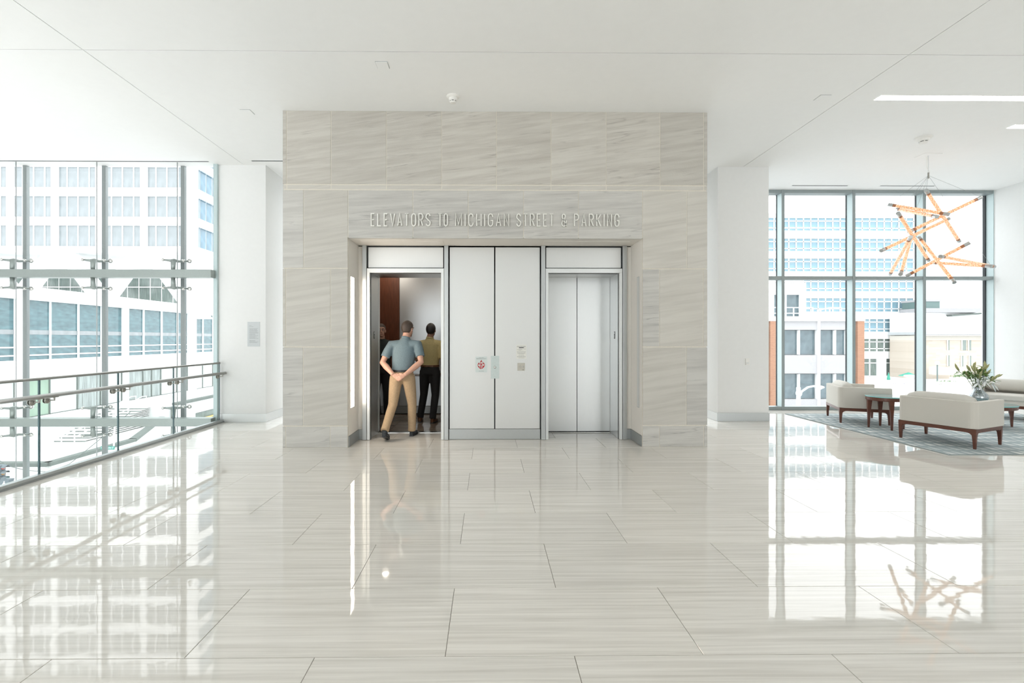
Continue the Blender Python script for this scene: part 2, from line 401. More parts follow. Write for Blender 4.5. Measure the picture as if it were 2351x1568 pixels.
# upright light strips in the reveals (left one lit, right one off)
M_WARM = emitter('warm_light_strip', (1.0, 0.86, 0.70), 16.0)
M_OFF = mat('frosted_lens', (0.66, 0.67, 0.66), 0.35, vary=0.01)
for X, sg, a, b, m, lab in ((OL, 1, 805.0, 812.5, M_WARM, 'glowing warm upright light strip left of the open lift'),
                        (OR, -1, 1463.0, 1467.5, M_OFF, 'unlit frosted upright light strip right of the closed lift')):
    Y0, Y1 = sorted((atx(a, 700, X).y, atx(b, 700, X).y))
    Y0 = max(Y0, YS + 0.05)
    t = empty('light_strip', (X, Y0, 0.5), lab, 'light')
    box('lens', m, X + sg * 0.0035, X - sg * 0.002, Y0, Y1, 0.53, 2.37, t)
    box('lens_trim', M_ALU, X + sg * 0.002, X - sg * 0.002, Y0 - 0.008, Y1 + 0.008, 0.522, 2.378, t)

# ---- lift doorways
def doorway(name, pl, pr, open_, label):
    """pl, pr: pixel of the clear opening at the screen"""
    x0, x1 = PX(pl, YP), PX(pr, YP); zt = PZ(627, YP); zh = PZ(617, YP)
    d = empty(name, ((x0 + x1) / 2, YP, 0), label, 'lift door', None, 'structure')
    for sg, xa in ((-1, x0), (1, x1)):
        box('door_jamb', M_ALUL, xa + sg * 0.0, xa + sg * 0.042, YP - 0.035, YP + 0.02, 0.003, zt, d, bevel=0.002)
        box('frame_post', M_ALU, xa + sg * 0.047, xa + sg * 0.108, YP - 0.045, YP + 0.02, 0.003, ZSOF, d, bevel=0.003)
        box('jamb_lining', M_STEEL, xa, xa + sg * 0.02, YP + 0.02, YD - 0.01, 0.003, zt, d)
    box('header', M_ALUL, x0 - 0.042, x1 + 0.042, YP - 0.035, YP + 0.02, zt, zh, d, bevel=0.002)
    box('head_lining', M_STEEL, x0, x1, YP + 0.02, YD + 0.03, zt, zt + 0.02, d)
    box('transom_panel', M_PANEL, x0 - 0.03, x1 + 0.03, YP, YP + 0.015, zh + 0.014, ZSOF - 0.022, d, bevel=0.002)
    box('sill', M_CHROME, x0 - 0.02, x1 + 0.02, YD - 0.02, YD + 0.1, 0.0005, 0.008, d)
    box('head_wall', M_DARK, x0 - 0.5, x1 + 0.5, YD + 0.03, YD + 0.05, zt + 0.03, 3.3, d)
    if not open_:
        xm = (x0 + x1) / 2
        for a, b in ((x0 - 0.01, xm - 0.004), (xm + 0.004, x1 + 0.01)):
            box('door_leaf', M_STEEL, a, b, YD, YD + 0.04, 0.018, zt + 0.02, d, bevel=0.003)
        box('leaf_gap', M_DARK, x0, x1, YD + 0.03, YD + 0.05, 0.0, zt + 0.02, d)
    else:
        box('door_leaf', M_STEEL, x0 - 0.5, x0 + 0.006, YD, YD + 0.035, 0.018, zt + 0.02, d, bevel=0.003)
        box('door_leaf', M_STEEL, x0 - 0.5, x0 + 0.002, YD + 0.065, YD + 0.10, 0.018, zt + 0.02, d, bevel=0.003)
        box('door_leaf', M_STEEL, x1 - 0.0, x1 + 0.5, YD, YD + 0.035, 0.018, zt + 0.02, d, bevel=0.003)
    # small floor marker on the jamb lining
    xa, sg = (x0, 1) if open_ else (x1, -1)
    p = box('floor_marker', M_BLACK, xa, xa + sg * 0.004, YP + 0.215, YP + 0.265, 1.50, 1.61, d)
    MB().box(xa + sg * 0.004, xa + sg * 0.0055, YP + 0.225, YP + 0.255, 1.57, 1.60).box(xa + sg * 0.004, xa + sg * 0.0055, YP + 0.235, YP + 0.245, 1.515, 1.555).build('marker_numeral', M_ALUL, p)
    return d
doorway('door_1', 850, 1013, True, 'open lift doorway with people inside')
doorway('door_2', 1258.5, 1421, False, 'closed brushed steel lift doors in aluminium frame')

# ---- lift car
CX0, CX1, CY0, CY1, CZ = -2.30, -0.20, 7.68, 9.40, 3.0
car = empty('lift_car', ((CX0 + CX1) / 2, CY0, 0), 'lift car interior with dark wood and steel wall panels', 'lift car')
M_WOOD = mat('red_brown_veneer', (0.125, 0.04, 0.018), 0.35, vary=0.35, scale=1.2, stretch=(22, 22, 1))
M_CARS = mat('car_steel', (0.64, 0.66, 0.67), 0.36, 0.85, vary=0.02, scale=2, stretch=(50, 50, 1))
M_CARF = veined('lift_floor_stone', (0.40, 0.34, 0.29), (0.24, 0.19, 0.15), 0.08, 1.5, 12, axis='XY')
xs = at(917, 700, CY1).x
box('wood_panel', M_WOOD, CX0, xs - 0.004, CY1, CY1 + 0.02, 0.80, CZ, car)
box('steel_wall_panel', M_CARS, xs + 0.004, CX1, CY1, CY1 + 0.02, 0.80, CZ, car)
for a, b in ((CX0, xs - 0.004), (xs + 0.004, CX1)):
    box('lower_panel', M_CARS, a, b, CY1, CY1 + 0.02, 0.17, 0.79, car)
box('kick_plate', M_ALUD, CX0, CX1, CY1 - 0.01, CY1 + 0.02, 0.02, 0.16, car)
for X, sg in ((CX0, -1), (CX1, 1)):
    box('side_panel', M_WOOD if sg < 0 else M_CARS, X, X + sg * 0.02, CY0, CY1, 0.8, CZ, car)
    box('side_lower_panel', M_CARS, X, X + sg * 0.02, CY0, CY1, 0.02, 0.79, car)
box('front_return', M_CARS, CX0, -1.80, CY0, CY0 + 0.03, 0.02, CZ, car)
box('front_return', M_CARS, -0.66, CX1, CY0, CY0 + 0.03, 0.02, CZ, car)
box('car_header', M_STEEL, -1.80, -0.66, CY0, CY0 + 0.03, 2.50, CZ, car)
for a in range(3):
    for b in range(3):
        box('car_floor_tile', M_CARF, CX0 + a * 0.7 + 0.002, CX0 + (a + 1) * 0.7 - 0.002, CY0 + b * 0.573 + 0.002, CY0 + (b + 1) * 0.573 - 0.002, -0.02, 0.002, car)
box('car_ceiling', M_CARS, CX0, CX1, CY0, CY1, CZ, CZ + 0.03, car)
MB().tube([(CX0 + 0.1, CY1, 0.78), (CX0 + 0.1, CY1 - 0.06, 0.78), (CX1 - 0.1, CY1 - 0.06, 0.78), (CX1 - 0.1, CY1, 0.78)], 0.018, 10).build('car_handrail', M_CHROME, car, smooth=True)
M_DOWN = emitter('lift_downlight', (1.0, 0.88, 0.74), 120.0)
for x, y in ((-1.95, 8.1), (-1.95, 9.05), (-0.6, 8.1), (-0.6, 9.05)):
    MB().cyl((x, y, CZ - 0.012), (x, y, CZ), 0.055, seg=16).build('downlight', M_DOWN, car)

# ---- white pier on the left, column on the right
xa, xb = PX(502, YCOL), PX(610, YCOL)
wl = box('wall_left', M_WALL, xa, xb, YCOL, YW, 0, ZC, label='white pier between the curtain wall and the stone', cat='wall', kind='structure')
bl = empty('baseboard_left', ((xa + xb) / 2, YCOL, 0), 'pale aluminium skirting round the left pier', 'skirting', None, 'structure')
box('skirting', M_ALUL, xa, xb + 0.012, YCOL - 0.012, YCOL, 0.002, 0.15, bl)
box('skirting', M_ALUL, xb, xb + 0.012, YCOL, YW, 0.002, 0.15, bl)
xc, xd = PX(1648, YCOL), PX(1765, YCOL)
box('wall_column', M_WALL, xc, xd, YCOL, 9.45, 0, ZC, label='white square column left of the lounge window', cat='column', kind='structure')
br = empty('baseboard_column', ((xc + xd) / 2, YCOL, 0), 'grey aluminium skirting round the white column', 'skirting', None, 'structure')
box('skirting', M_ALU, xc - 0.012, xd + 0.012, YCOL - 0.012, YCOL, 0.002, 0.15, br)
box('skirting', M_ALUL, xc - 0.012, xc, YCOL, 9.45, 0.002, 0.15, br)
box('skirting', M_ALUL, xd, xd + 0.012, YCOL, 9.45, 0.002, 0.15, br)
box('wall_right', M_WALL, XR, XR + 0.2, -6.2, YW + 0.1, 0, ZC, label='plain white wall behind the lounge seats', cat='wall', kind='structure')

# ---- window wall on the right and behind the core
w2 = empty('window_2', (6, YW, 0), 'grey framed lounge window wall with tall panes', 'window', None, 'structure')
pitch = PX(2122, 9.86) - PX(1960, 9.86); xm0 = PX(1960, 9.86)
mx = []
x = xm0
while x > xb: mx.append(x); x -= pitch
mx = sorted(mx) + [xm0 + pitch]
ZT = PZ(637, 9.86)
for x in mx:
    box('mullion', M_FRAMEL, x - 0.027, x + 0.027, 9.862, YW + 0.02, 0.0, ZC, w2)
    box('mullion_cap', M_FRAME, x - 0.03, x + 0.03, 9.85, 9.862, 0.0, ZC, w2)
    box('mullion_gasket', M_DARK, x - 0.034, x + 0.034, YW + 0.02, YW + 0.05, 0.0, ZC, w2)
box('mullion', M_FRAMEL, XR - 0.012, XR, 9.85, YW + 0.02, 0.0, ZC, w2)
box('mullion_gasket', M_DARK, XR - 0.032, XR - 0.012, YW + 0.0, YW + 0.05, 0.0, ZC, w2)
x0w = xb
for z0, z1 in ((0.0, 0.075), (ZT - 0.035, ZT + 0.035), (ZC - 0.065, ZC)):
    box('transom', M_FRAME, x0w, XR - 0.012, 9.856, YW + 0.02, z0, z1, w2)
ends = [x0w] + mx + [XR]
for a, b in zip(ends, ends[1:]):
    for z0, z1 in ((0.07, ZT), (ZT, ZC - 0.06)):
        box('pane', M_GLASS, a + 0.01, b - 0.01, YW + 0.022, YW + 0.034, z0, z1, w2)

# ---- point-fixed curtain wall on the left
w1 = empty('window_1', (xa, YCOL, -5.6), 'cable braced glass curtain wall over the atrium', 'window', None, 'structure')
YG = 8.62
box('end_jamb', M_FRAMEL, PX(495.5, 8.58), xa, 8.50, 8.66, -5.6, ZC, w1)
bay = PX(419, 8.6) - PX(238, 8.6); x3 = PX(419, 8.6)
gx = [x3 - bay * k for k in range(0, 6)]
ZBM = [PZ(630, 8.45), PZ(967, 8.45)]
M_FINR = mat('glass_joint', (0.27, 0.30, 0.30), 0.3, 0.1, vary=0.03)
M_CAST = mat('cast_fitting', (0.33, 0.37, 0.355), 0.4, 0.4, vary=0.02)
for x in gx:
    box('mullion', M_FINR, x - 0.034, x + 0.034, YG - 0.02, YG + 0.04, -5.6, ZC, w1)
    xk = x + (PX(220.5, 8.44) - PX(238, 8.6))
    MB().cyl((xk + 0.03, 8.42, -5.6), (xk + 0.03, 8.42, ZC), 0.008, seg=8).build('cable', M_ALUD, w1)
for zb in ZBM:
    box('beam', M_CAST, -12.4, xa - 0.03, 8.36, 8.54, zb - 0.07, zb + 0.07, w1, bevel=0.006)
for x in gx[:4]:
    for j, zb in enumerate(ZBM):
        xk = x - 0.07
        b = MB()
        za, zc_ = zb + 0.25, zb - 0.25
        for s_, zt_ in ((1, za), (-1, zc_)):
            b.tube([(xk, 8.45, zb + s_ * 0.06), (xk, 8.46, zt_)], [(0.035, 0.03), (0.05, 0.03)], 8, side=(1, 0, 0))
            b.tube([(xk - 0.16, 8.43, zt_), (xk - 0.05, 8.46, zt_ - s_ * 0.01), (xk, 8.48, zt_), (xk + 0.05, 8.52, zt_ - s_ * 0.015), (xk + 0.20, 8.585, zt_)], [0.014, 0.024, 0.03, 0.022, 0.016], 8)
        br_ = b.build('bracket', M_CAST, w1, smooth=True)
        for zt_ in (za, zc_):
            for dx, yy, r in ((-0.16, 8.425, 0.026), (0.115, 8.55, 0.03), (0.215, 8.575, 0.038)):
                MB().lathe([(r * 0.4, -0.03), (r, -0.02), (r, 0.0), (r * 0.8, 0.012), (r * 0.35, 0.016)], (xk + dx, yy + 0.01, zt_), (0, 1, 0), 14).build('glass_bolt', M_CHROME, br_, smooth=True)
pe = [-12.4] + sorted(gx) + [xa - 0.02]
for a, b in zip(pe, pe[1:]):
    for z0, z1 in ((-5.6, ZBM[1]), (ZBM[1], ZBM[0]), (ZBM[0], ZC)):
        box('pane', M_GLASS, a + 0.004, b - 0.004, YG, YG + 0.012, z0 + 0.003, z1 - 0.003, w1)
# unseen hall ends: west wall solid to limit light, rear windows added for daylight
box('wall_west', M_WALL, -12.6, -12.4, -6.2, 8.66, -5.6, ZC, label='white end wall of the atrium beyond the frame', cat='wall', kind='structure')
rear = box('wall_rear', M_WALL, -2.4, 5.0, -6.4, -6.2, 0, ZC, label='white wall of the hall behind the viewer', cat='wall', kind='structure')
w5 = empty('window_5', (3.5, -6.2, 0), 'tall rear windows of the hall behind the viewer', 'window', None, 'structure')
for x0_, n_ in ((XRAIL, 1), (5.0, 4)):
    wd = (-2.4 - XRAIL) if n_ == 1 else (XR - 5.0) / 4
    for k in range(n_):
        box('mullion', M_FRAME, x0_ + k * wd, x0_ + k * wd + .07, -6.28, -6.15, 0, ZC, w5)
        box('pane', M_GLASS, x0_ + k * wd + .07, x0_ + (k + 1) * wd, -6.22, -6.21, 0, ZC, w5)
w4 = empty('window_4', (-8, -6.2, 0), 'glazed rear end of the atrium behind the viewer', 'window', None, 'structure')
for k in range(5): box('mullion', M_FRAME, -12.4 + k * 1.88, -12.33 + k * 1.88, -6.28, -6.15, -5.6, ZC, w4)
for k in range(4): box('pane', M_GLASS, -12.32 + k * 1.88, -10.53 + k * 1.88, -6.22, -6.21, -5.6, ZC, w4)

# ================================================================== RAILING
rail = empty('glass_railing', (XRAIL, 6, 0), 'frameless glass railing with round steel handrail along the floor edge', 'railing')
XG = XRAIL - 0.012
jy = [5.10 + 1.08 * k for k in range(-9, 4)]
jy[-1] = 8.50
for a, b in zip(jy, jy[1:]):
    box('glass_panel', M_GLASSR, XG - 0.007, XG + 0.007, a + 0.006, b - 0.006, 0.02, 1.055, rail)
    for y in (a + 0.006, b - 0.006): box('glass_edge', M_GEDGE, XG - 0.0072, XG + 0.0072, y - 0.002, y + 0.002, 0.02, 1.055, rail)
MB().rbox(XG - 0.016, XG + 0.016, jy[0], 8.5, 1.05, 1.082, 0.012, 4, 'y').build('cap_rail', M_BRACK, rail, smooth=True)
MB().box(XG - 0.035, XG - 0.009, jy[0], 8.54, -0.012, 0.045).box(XG + 0.009, XG + 0.05, jy[0], 8.54, -0.002, 0.05).build('base_shoe', M_ALU, rail)
box('shoe_trim', M_ALUD, XG + 0.05, XG + 0.062, jy[0], 8.54, 0.0, 0.018, rail)
XH = XG + 0.085
MB().tube([(XH, jy[0], 0.885), (XH, 8.53, 0.885)], 0.0245, 16).build('handrail', mat('rail_steel', (0.42, 0.41, 0.385), 0.3, 0.85, vary=.02), rail, smooth=True)
for y in jy[1:]:
    for dy in (-0.085, 0.085):
        yy = y + dy if y < 8.4 else y - 0.06
        if y > 8.4 and dy > 0: continue
        b = MB().tube([(XG + 0.01, yy, 0.828), (XH, yy, 0.828), (XH, yy, 0.865)], 0.009, 8)
        b.box(XH - 0.014, XH + 0.014, yy - 0.04, yy + 0.04, 0.858, 0.866)
        br_ = b.build('bracket', M_BRACK, rail, smooth=False)
        for sgn in (1, -1):
            MB().lathe([(0.036, 0.007), (0.036, 0.014), (0.030, 0.02), (0.012, 0.03)], (XG, yy, 0.828), (sgn, 0, 0), 20).build('clamp_disc', M_BRACK, br_, smooth=False)

# ================================================================== LETTERING AND SIGNS
def stroke(mb, pts, w, y0, y1):
    """flat bar of width w following pts (x, z) with mitred corners, between two depths"""
    P = [Vector(p) for p in pts]; n = len(P); A, B = [], []
    for i in range(n):
        d0 = (P[i] - P[i - 1]).normalized() if i else (P[1] - P[0]).normalized()
        d1 = (P[i + 1] - P[i]).normalized() if i < n - 1 else d0
        n0, n1 = Vector((-d0.y, d0.x)), Vector((-d1.y, d1.x))
        m = (n0 + n1); m = m.normalized() if m.length > 1e-5 else n0
        k = w / 2 / max(0.45, m.dot(n0))
        A.append(P[i] + m * k); B.append(P[i] - m * k)
    for i in range(n - 1):
        q = [A[i], A[i + 1], B[i + 1], B[i]]
        mb.prism([(p.x, y0, p.y) for p in q], (0, y1 - y0, 0))
def arc(cx, cz, rx, rz, a0, a1, n=8):
    return [(cx + rx * math.cos(math.radians(a0 + (a1 - a0) * k / n)), cz + rz * math.sin(math.radians(a0 + (a1 - a0) * k / n))) for k in range(n + 1)]
def glyph(ch, w):
    r = 0.5; h = w / 2; t = 0.24                      # t: height of the rounded shoulders
    O = arc(h, 1 - t, h, t, 0, 180) + arc(h, t, h, t, 180, 360) + [(w, 1 - t)]
    G = {'E': [[(w, 1), (0, 1), (0, 0), (w, 0)], [(0, .5), (w * .85, .5)]], 'L': [[(0, 1), (0, 0), (w, 0)]], 'V': [[(0, 1), (h, 0), (w, 1)]],
         'A': [[(0, 0), (h, 1), (w, 0)], [(w * .18, .3), (w * .82, .3)]], 'T': [[(0, 1), (w, 1)], [(h, 1), (h, 0)]], 'O': [O],
         'R': [[(0, 0), (0, 1), (h, 1)] + arc(h, .76, h, .24, 90, -90) + [(0, .52)], [(h * .9, .52), (w, 0)]],
         'P': [[(0, 0), (0, 1), (h, 1)] + arc(h, .75, h, .25, 90, -90) + [(0, .5)]],
         'S': [arc(h, 1 - t, h, t, 10, 180) + [(0, .68), (h, .5), (w, .34)] + arc(h, t, h, t, 0, -170)],
         'M': [[(0, 0), (0, 1), (h, .15), (w, 1), (w, 0)]], 'I': [[(0, 0), (0, 1)]], 'C': [arc(h, 1 - t, h, t, -10, 180) + arc(h, t, h, t, 180, 370)],
         'H': [[(0, 0), (0, 1)], [(w, 0), (w, 1)], [(0, .5), (w, .5)]],
         'G': [arc(h, 1 - t, h, t, -10, 180) + arc(h, t, h, t, 180, 360) + [(w, .46), (h, .46)]], 'N': [[(0, 0), (0, 1), (w, 0), (w, 1)]],
         'K': [[(0, 0), (0, 1)], [(w, 1), (0, .42)], [(w * .3, .58), (w, 0)]],
         '&': [[(w * 1.05, 0), (w * .1, .72)] + arc(w * .42, .82, w * .33, .17, 170, 0, 6) + [(w * .6, .62), (w * .15, .42)] + arc(w * .42, .22, w * .42, .22, 150, 330, 8) + [(w * 1.05, .48)]]}
    return G[ch]
M_LET = mat('cream_metal_letters', (0.80, 0.79, 0.74), 0.35, 0.15, vary=0.01)
sign = empty('wall_lettering', (PX(1136, YS), YS, PZ(522, YS)), 'raised pale letters on stone reading ELEVATORS TO MICHIGAN STREET & PARKING', 'lettering')
ZL0, ZL1 = PZ(521, YS), PZ(491, YS)
for word, a, b in (('ELEVATORS', 852, 989), ('TO', 1006, 1029), ('MICHIGAN', 1045, 1169), ('STREET', 1185, 1271), ('&', 1288, 1301), ('PARKING', 1317, 1421)):
    wid = {'I': 0.0, 'M': 1.35, 'E': .82, 'L': .82, 'T': .9, '&': 1.0}
    ws = [wid.get(c, 1.0) for c in word]; gap = 0.82
    tot = sum(ws) + gap * (len(word) - 1); sw = 0.0145
    k = (PX(b, YS) - PX(a, YS) - sw) / max(tot, .6); x = PX(a, YS) + sw / 2
    for c, w in zip(word, ws):
        m = MB(); hgt = ZL1 - ZL0 - sw; wm = w * k
        for st in glyph(c, max(w, .01)):
            stroke(m, [(x + p[0] * k, ZL0 + sw / 2 + p[1] * hgt) for p in st], sw, YS - 0.026, YS - 0.008)
        # stand-off pin
        m.box(x + wm * .3 - 0.004, x + wm * .3 + 0.004, YS - 0.01, YS + 0.001, ZL0 + hgt * .45, ZL0 + hgt * .5)
        m.build('letter', M_LET, sign)
        x += (w + gap) * k
# fire notice with its flame emblem
def plate(name, p0, p1, m, label, cat='sign', y=YP, th=0.004, bevel=0.0):
    a, b = at(p0[0], p0[1], y), at(p1[0], p1[1], y)
    e = empty(name, ((a.x + b.x) / 2, y - th, min(a.z, b.z)), label, cat)
    box('plate', m, a.x, b.x, y - th, y, b.z, a.z, e, bevel=bevel)
    return e
M_SIGN = mat('frosted_sign', (0.60, 0.66, 0.65), 0.35, vary=0.02)
M_RED = mat('signal_red', (0.42, 0.012, 0.02), 0.45)
M_INK = mat('grey_ink', (0.10, 0.11, 0.12), 0.6)
M_PAPER = mat('notice_paper', (0.74, 0.735, 0.69), 0.5, vary=0.01)
fs = plate('fire_notice', (1091.5, 818.5), (1118.5, 854.5), M_SIGN, 'small notice with a red flame emblem left of the call button')
def P2(px, py, y): return at(px, py, y)
def flame(pts, name='flame'):
    MB().prism([tuple(P2(1070 + u * .07654, 770 + v * .07654, YP - 0.0048)) for u, v in pts], (0, 0.0008, 0)).build(name, M_RED, fs)
flame([(465, 730), (472, 765), (490, 800), (492, 835), (480, 862), (468, 885), (462, 915), (460, 950), (463, 985), (448, 1005), (430, 985), (428, 945), (436, 900), (430, 865), (418, 835), (418, 800), (436, 768)])
flame([(385, 800), (392, 830), (412, 855), (414, 895), (402, 920), (405, 950), (428, 985), (448, 1025), (415, 1000), (380, 965), (352, 925), (345, 890), (352, 860), (372, 830)])
flame([(528, 795), (535, 825), (555, 855), (563, 885), (555, 925), (530, 960), (495, 990), (462, 1018), (470, 985), (488, 955), (492, 925), (490, 885), (498, 850), (515, 825)])
for u, v in ((456, 820), (385, 893), (522, 886)):
    p = P2(1070 + u * .07654, 770 + v * .07654, YP - 0.005)
    MB().cyl((p.x, YP - 0.0062, p.z), (p.x, YP - 0.0052, p.z), 0.0125, seg=16).build('emblem_disc', M_PAPER, fs)
    MB().box(p.x - 0.004, p.x + 0.004, YP - 0.0066, YP - 0.0060, p.z - 0.0045, p.z + 0.0045).build('emblem_mark', M_ALUD, fs)
def line(s, px, py, size, par, y=YP - 0.0046):
    p = at(px, py, y); return text('print', s, size, M_INK, (p.x, y, p.z), par)
line('In Case of Fire', 1105, 821.8, 0.0125, fs); line('Elevators Are Out of Service', 1105, 824, 0.0125, fs); line('Use Exit Stairs', 1105, 852.5, 0.013, fs)
# call button plate
cbp = plate('call_button_plate', (1127, 817), (1146, 869), mat('call_plate', (0.56, 0.63, 0.62), 0.35, 0.3), 'tall pale plate with one round lift call button', 'call button', th=0.006, bevel=0.001)
p = at(1136, 843, YP)
MB().lathe([(0.018, 0), (0.018, 0.004), (0.015, 0.006)], (p.x, YP - 0.006, p.z), (0, -1, 0), 24).build('button_ring', M_BRACK, cbp)
MB().lathe([(0.012, 0), (0.012, 0.008), (0.008, 0.009)], (p.x, YP - 0.006, p.z), (0, -1, 0), 20).build('button', M_CHROME, cbp)
for yy in (821.5, 864.5):
    q = at(1136, yy, YP); MB().cyl((q.x, YP - 0.0075, q.z), (q.x, YP - 0.006, q.z), 0.004, seg=10).build('screw', M_ALUD, cbp)
# help notice
hs = plate('help_notice', (1185.5, 791.5), (1208.5, 823.5), M_PAPER, 'small printed notice headed PUSH FOR HELP')
text('heading', 'PUSH FOR HELP', 0.026, M_INK, tuple(at(1197, 797, YP - 0.0046)), hs, sx=0.72)
a, b = at(1191.5, 797.5, YP), at(1202.5, 799.2, YP)
box('arrow_bar', M_BLACK, a.x, b.x, YP - 0.0052, YP - 0.004, b.z, a.z, hs)
M_INKS = mat('fine_print_ink', (0.36, 0.36, 0.34), 0.6)
pr = MB()
for yy, u0, u1 in ((801, 1191, 1198), (801, 1203, 1207), (802.6, 1187, 1200), (804, 1191, 1196), (807.2, 1187, 1207), (809, 1187.5, 1206.5), (810.8, 1188, 1206), (812.6, 1191, 1203), (815.5, 1191, 1203), (817.4, 1188, 1206), (819.3, 1187, 1207.5), (821.2, 1190, 1204)):
    u = u0
    while u < u1:
        ln = random.uniform(1.0, 2.4); a, b = at(u, yy, YP - .0046), at(min(u + ln, u1), yy + .75, YP - .0046)
        pr.box(a.x, b.x, YP - 0.0046, YP - 0.004, b.z, a.z); u += ln + .5
pr.build('fine_print', M_INKS, hs, kind='stuff')
ks = plate('key_switch', (1187.8, 833), (1205, 851), mat('beige_plate', (0.52, 0.50, 0.44), 0.4, 0.3), 'small square beige key switch plate below the help notice', 'switch plate', th=0.006, bevel=0.001)
p = at(1194.5, 842, YP)
MB().prism([(p.x, YP - 0.0075, p.z + 0.028), (p.x + 0.028, YP - 0.0075, p.z), (p.x, YP - 0.0075, p.z - 0.028), (p.x - 0.028, YP - 0.0075, p.z)], (0, 0.0015, 0)).build('diamond_mark', mat('beige_mark', (0.46, 0.44, 0.39), 0.5), ks)
q = at(1201, 841.5, YP); MB().lathe([(0.011, 0), (0.010, 0.006), (0.006, 0.009)], (q.x, YP - 0.006, q.z), (0, -1, 0), 16).build('key_cylinder', M_CHROME, ks)
q = at(1201, 849.3, YP); MB().box(q.x - 0.006, q.x + 0.006, YP - 0.0068, YP - 0.006, q.z - 0.004, q.z + 0.004).build('indicator', M_BLACK, ks)
# caption plate on the left pier
cp = plate('wall_caption', (568.5, 739), (597, 795.5), mat('caption_plate', (0.60, 0.63, 0.64), 0.5, vary=0.01), 'pale grey text panel on the white pier', 'text panel', y=YCOL, th=0.006)
M_CAP = mat('caption_ink', (0.38, 0.40, 0.41), 0.6)
pr = MB()
for yy in [747.2, 749.6] + [754 + 1.75 * k for k in range(14)] + [781 + 1.75 * k for k in range(4)]:
    u, u1 = 572.5, (577 if yy < 748.5 else 582 if yy < 752 else random.choice((592, 593, 590, 586)))
    while u < u1:
        ln = random.uniform(1.2, 3.2); a, b = at(u, yy, YCOL - .0075), at(min(u + ln, u1), yy + .8, YCOL - .0075)
        pr.box(a.x, b.x, YCOL - 0.0068, YCOL - 0.006, b.z, a.z); u += ln + .5
pr.build('fine_print', M_CAP, cp, kind='stuff')
# small wall box on the column
a, b = at(1711, 823, YCOL), at(1719.5, 838, YCOL)
sw = empty('wall_switch', ((a.x + b.x) / 2, YCOL, b.z), 'tiny white sensor box on the white column', 'switch')
box('plate', M_WHITE, a.x, b.x, YCOL - 0.02, YCOL, b.z, a.z, sw, bevel=0.004)
box('button', M_ALUL, a.x + 0.015, b.x - 0.015, YCOL - 0.026, YCOL - 0.02, b.z + 0.02, b.z + 0.05, sw)

# ================================================================== CEILING FITTINGS
def cpos(px, py): return fl(px, py, ZC)
def detector(px, py, r, label):
    p = cpos(px, py)
    d = empty('smoke_detector', tuple(p), label, 'smoke detector', 'round smoke detectors on the ceiling')
    MB().lathe([(r, 0), (r, 0.012), (r * .86, 0.022), (r * .74, 0.026)], p, (0, 0, -1), 28).build('base_ring', M_WHITE, d, smooth=False)
    MB().lathe([(r * .70, 0.024), (r * .62, 0.055), (r * .50, 0.062)], p, (0, 0, -1), 28).build('dome', M_WHITE, d, smooth=False)
    MB().lathe([(r * .48, 0.062), (r * .48, 0.072)], p, (0, 0, -1), 20).build('vent_slot', M_BLACK, d)
    MB().lathe([(r * .52, 0.072), (r * .44, 0.088), (r * .2, 0.092)], p, (0, 0, -1), 20).build('cap', M_WHITE, d)
    for k in range(6):
        a = k * PI / 3; c = p + Vector((math.cos(a), math.sin(a), 0)) * r * .48
        box('vent_rib', M_WHITE, c.x - 0.006, c.x + 0.006, c.y - 0.006, c.y + 0.006, p.z - 0.074, p.z - 0.06, d)
detector(1040, 221, 0.082, 'round white smoke detector in front of the stone wall')
detector(2120, 316, 0.115, 'round white smoke detector above the hanging lamp')
for px, py, lab in ((878, 149, 'square sprinkler cover plate left of the central detector'), (568, 257, 'square sprinkler cover plate near the left pier'), (1888, 224, 'square sprinkler cover plate near the light line')):
    p = cpos(px, py); s = 0.07
    d = empty('sprinkler_cover', tuple(p), lab, 'sprinkler cover', 'sprinkler covers on the ceiling')
    box('cover_shadow_gap', M_ALUD, p.x - s, p.x + s, p.y - s, p.y + s, ZC - 0.002, ZC, d)
    box('cover_plate', M_CEIL, p.x - s + .004, p.x + s - .004, p.y - s + .004, p.y + s - .004, ZC - 0.008, ZC - 0.002, d)
M_LINE = emitter('light_line_lens', (1.0, 0.98, 0.94), 9.0)
for (px, py), x1, lab in (((2016, 224), 11, 'long bright recessed light line over the lounge'), ((2322, 290), 11, 'second recessed light line at the right edge')):
    p = cpos(px, py)
    d = empty('light_line', tuple(p), lab, 'ceiling light', 'recessed light lines')
    box('lens', M_LINE, p.x, min(x1, XR - 0.3), p.y - 0.06, p.y + 0.06, ZC - 0.004, ZC - 0.001, d)
    MB().box(p.x - .008, XR - .29, p.y - .068, p.y - .06, ZC - .004, ZC).box(p.x - .008, XR - .29, p.y + .06, p.y + .068, ZC - .004, ZC).build('trim', M_CEIL, d)
for x0, x1, py, lab in ((-11.8, PX(478, 8.36), 373, 'long slot air diffuser above the curtain wall'), (PX(577, 8.36), XL + 0.1, 371, 'short slot air diffuser beside the stone wall'),
                        (PX(1820, 9.55), PX(1950, 9.55), 423.5, 'slot air diffuser near the column'), (PX(2023, 9.55), PX(2150, 9.55), 423.5, 'slot air diffuser behind the hanging lamp')):
    y = cpos(1100, py).y
    d = empty('slot_diffuser', ((x0 + x1) / 2, y, ZC), lab, 'air diffuser', 'slot air diffusers')
    box('slot', M_DARK, x0 + 0.01, x1 - 0.01, y - 0.022, y + 0.022, ZC - 0.0015, ZC, d)
    MB().box(x0, x1, y - .05, y - .02, ZC - .004, ZC).box(x0, x1, y + .02, y + .05, ZC - .004, ZC).build('slot_frame', M_CEIL, d)

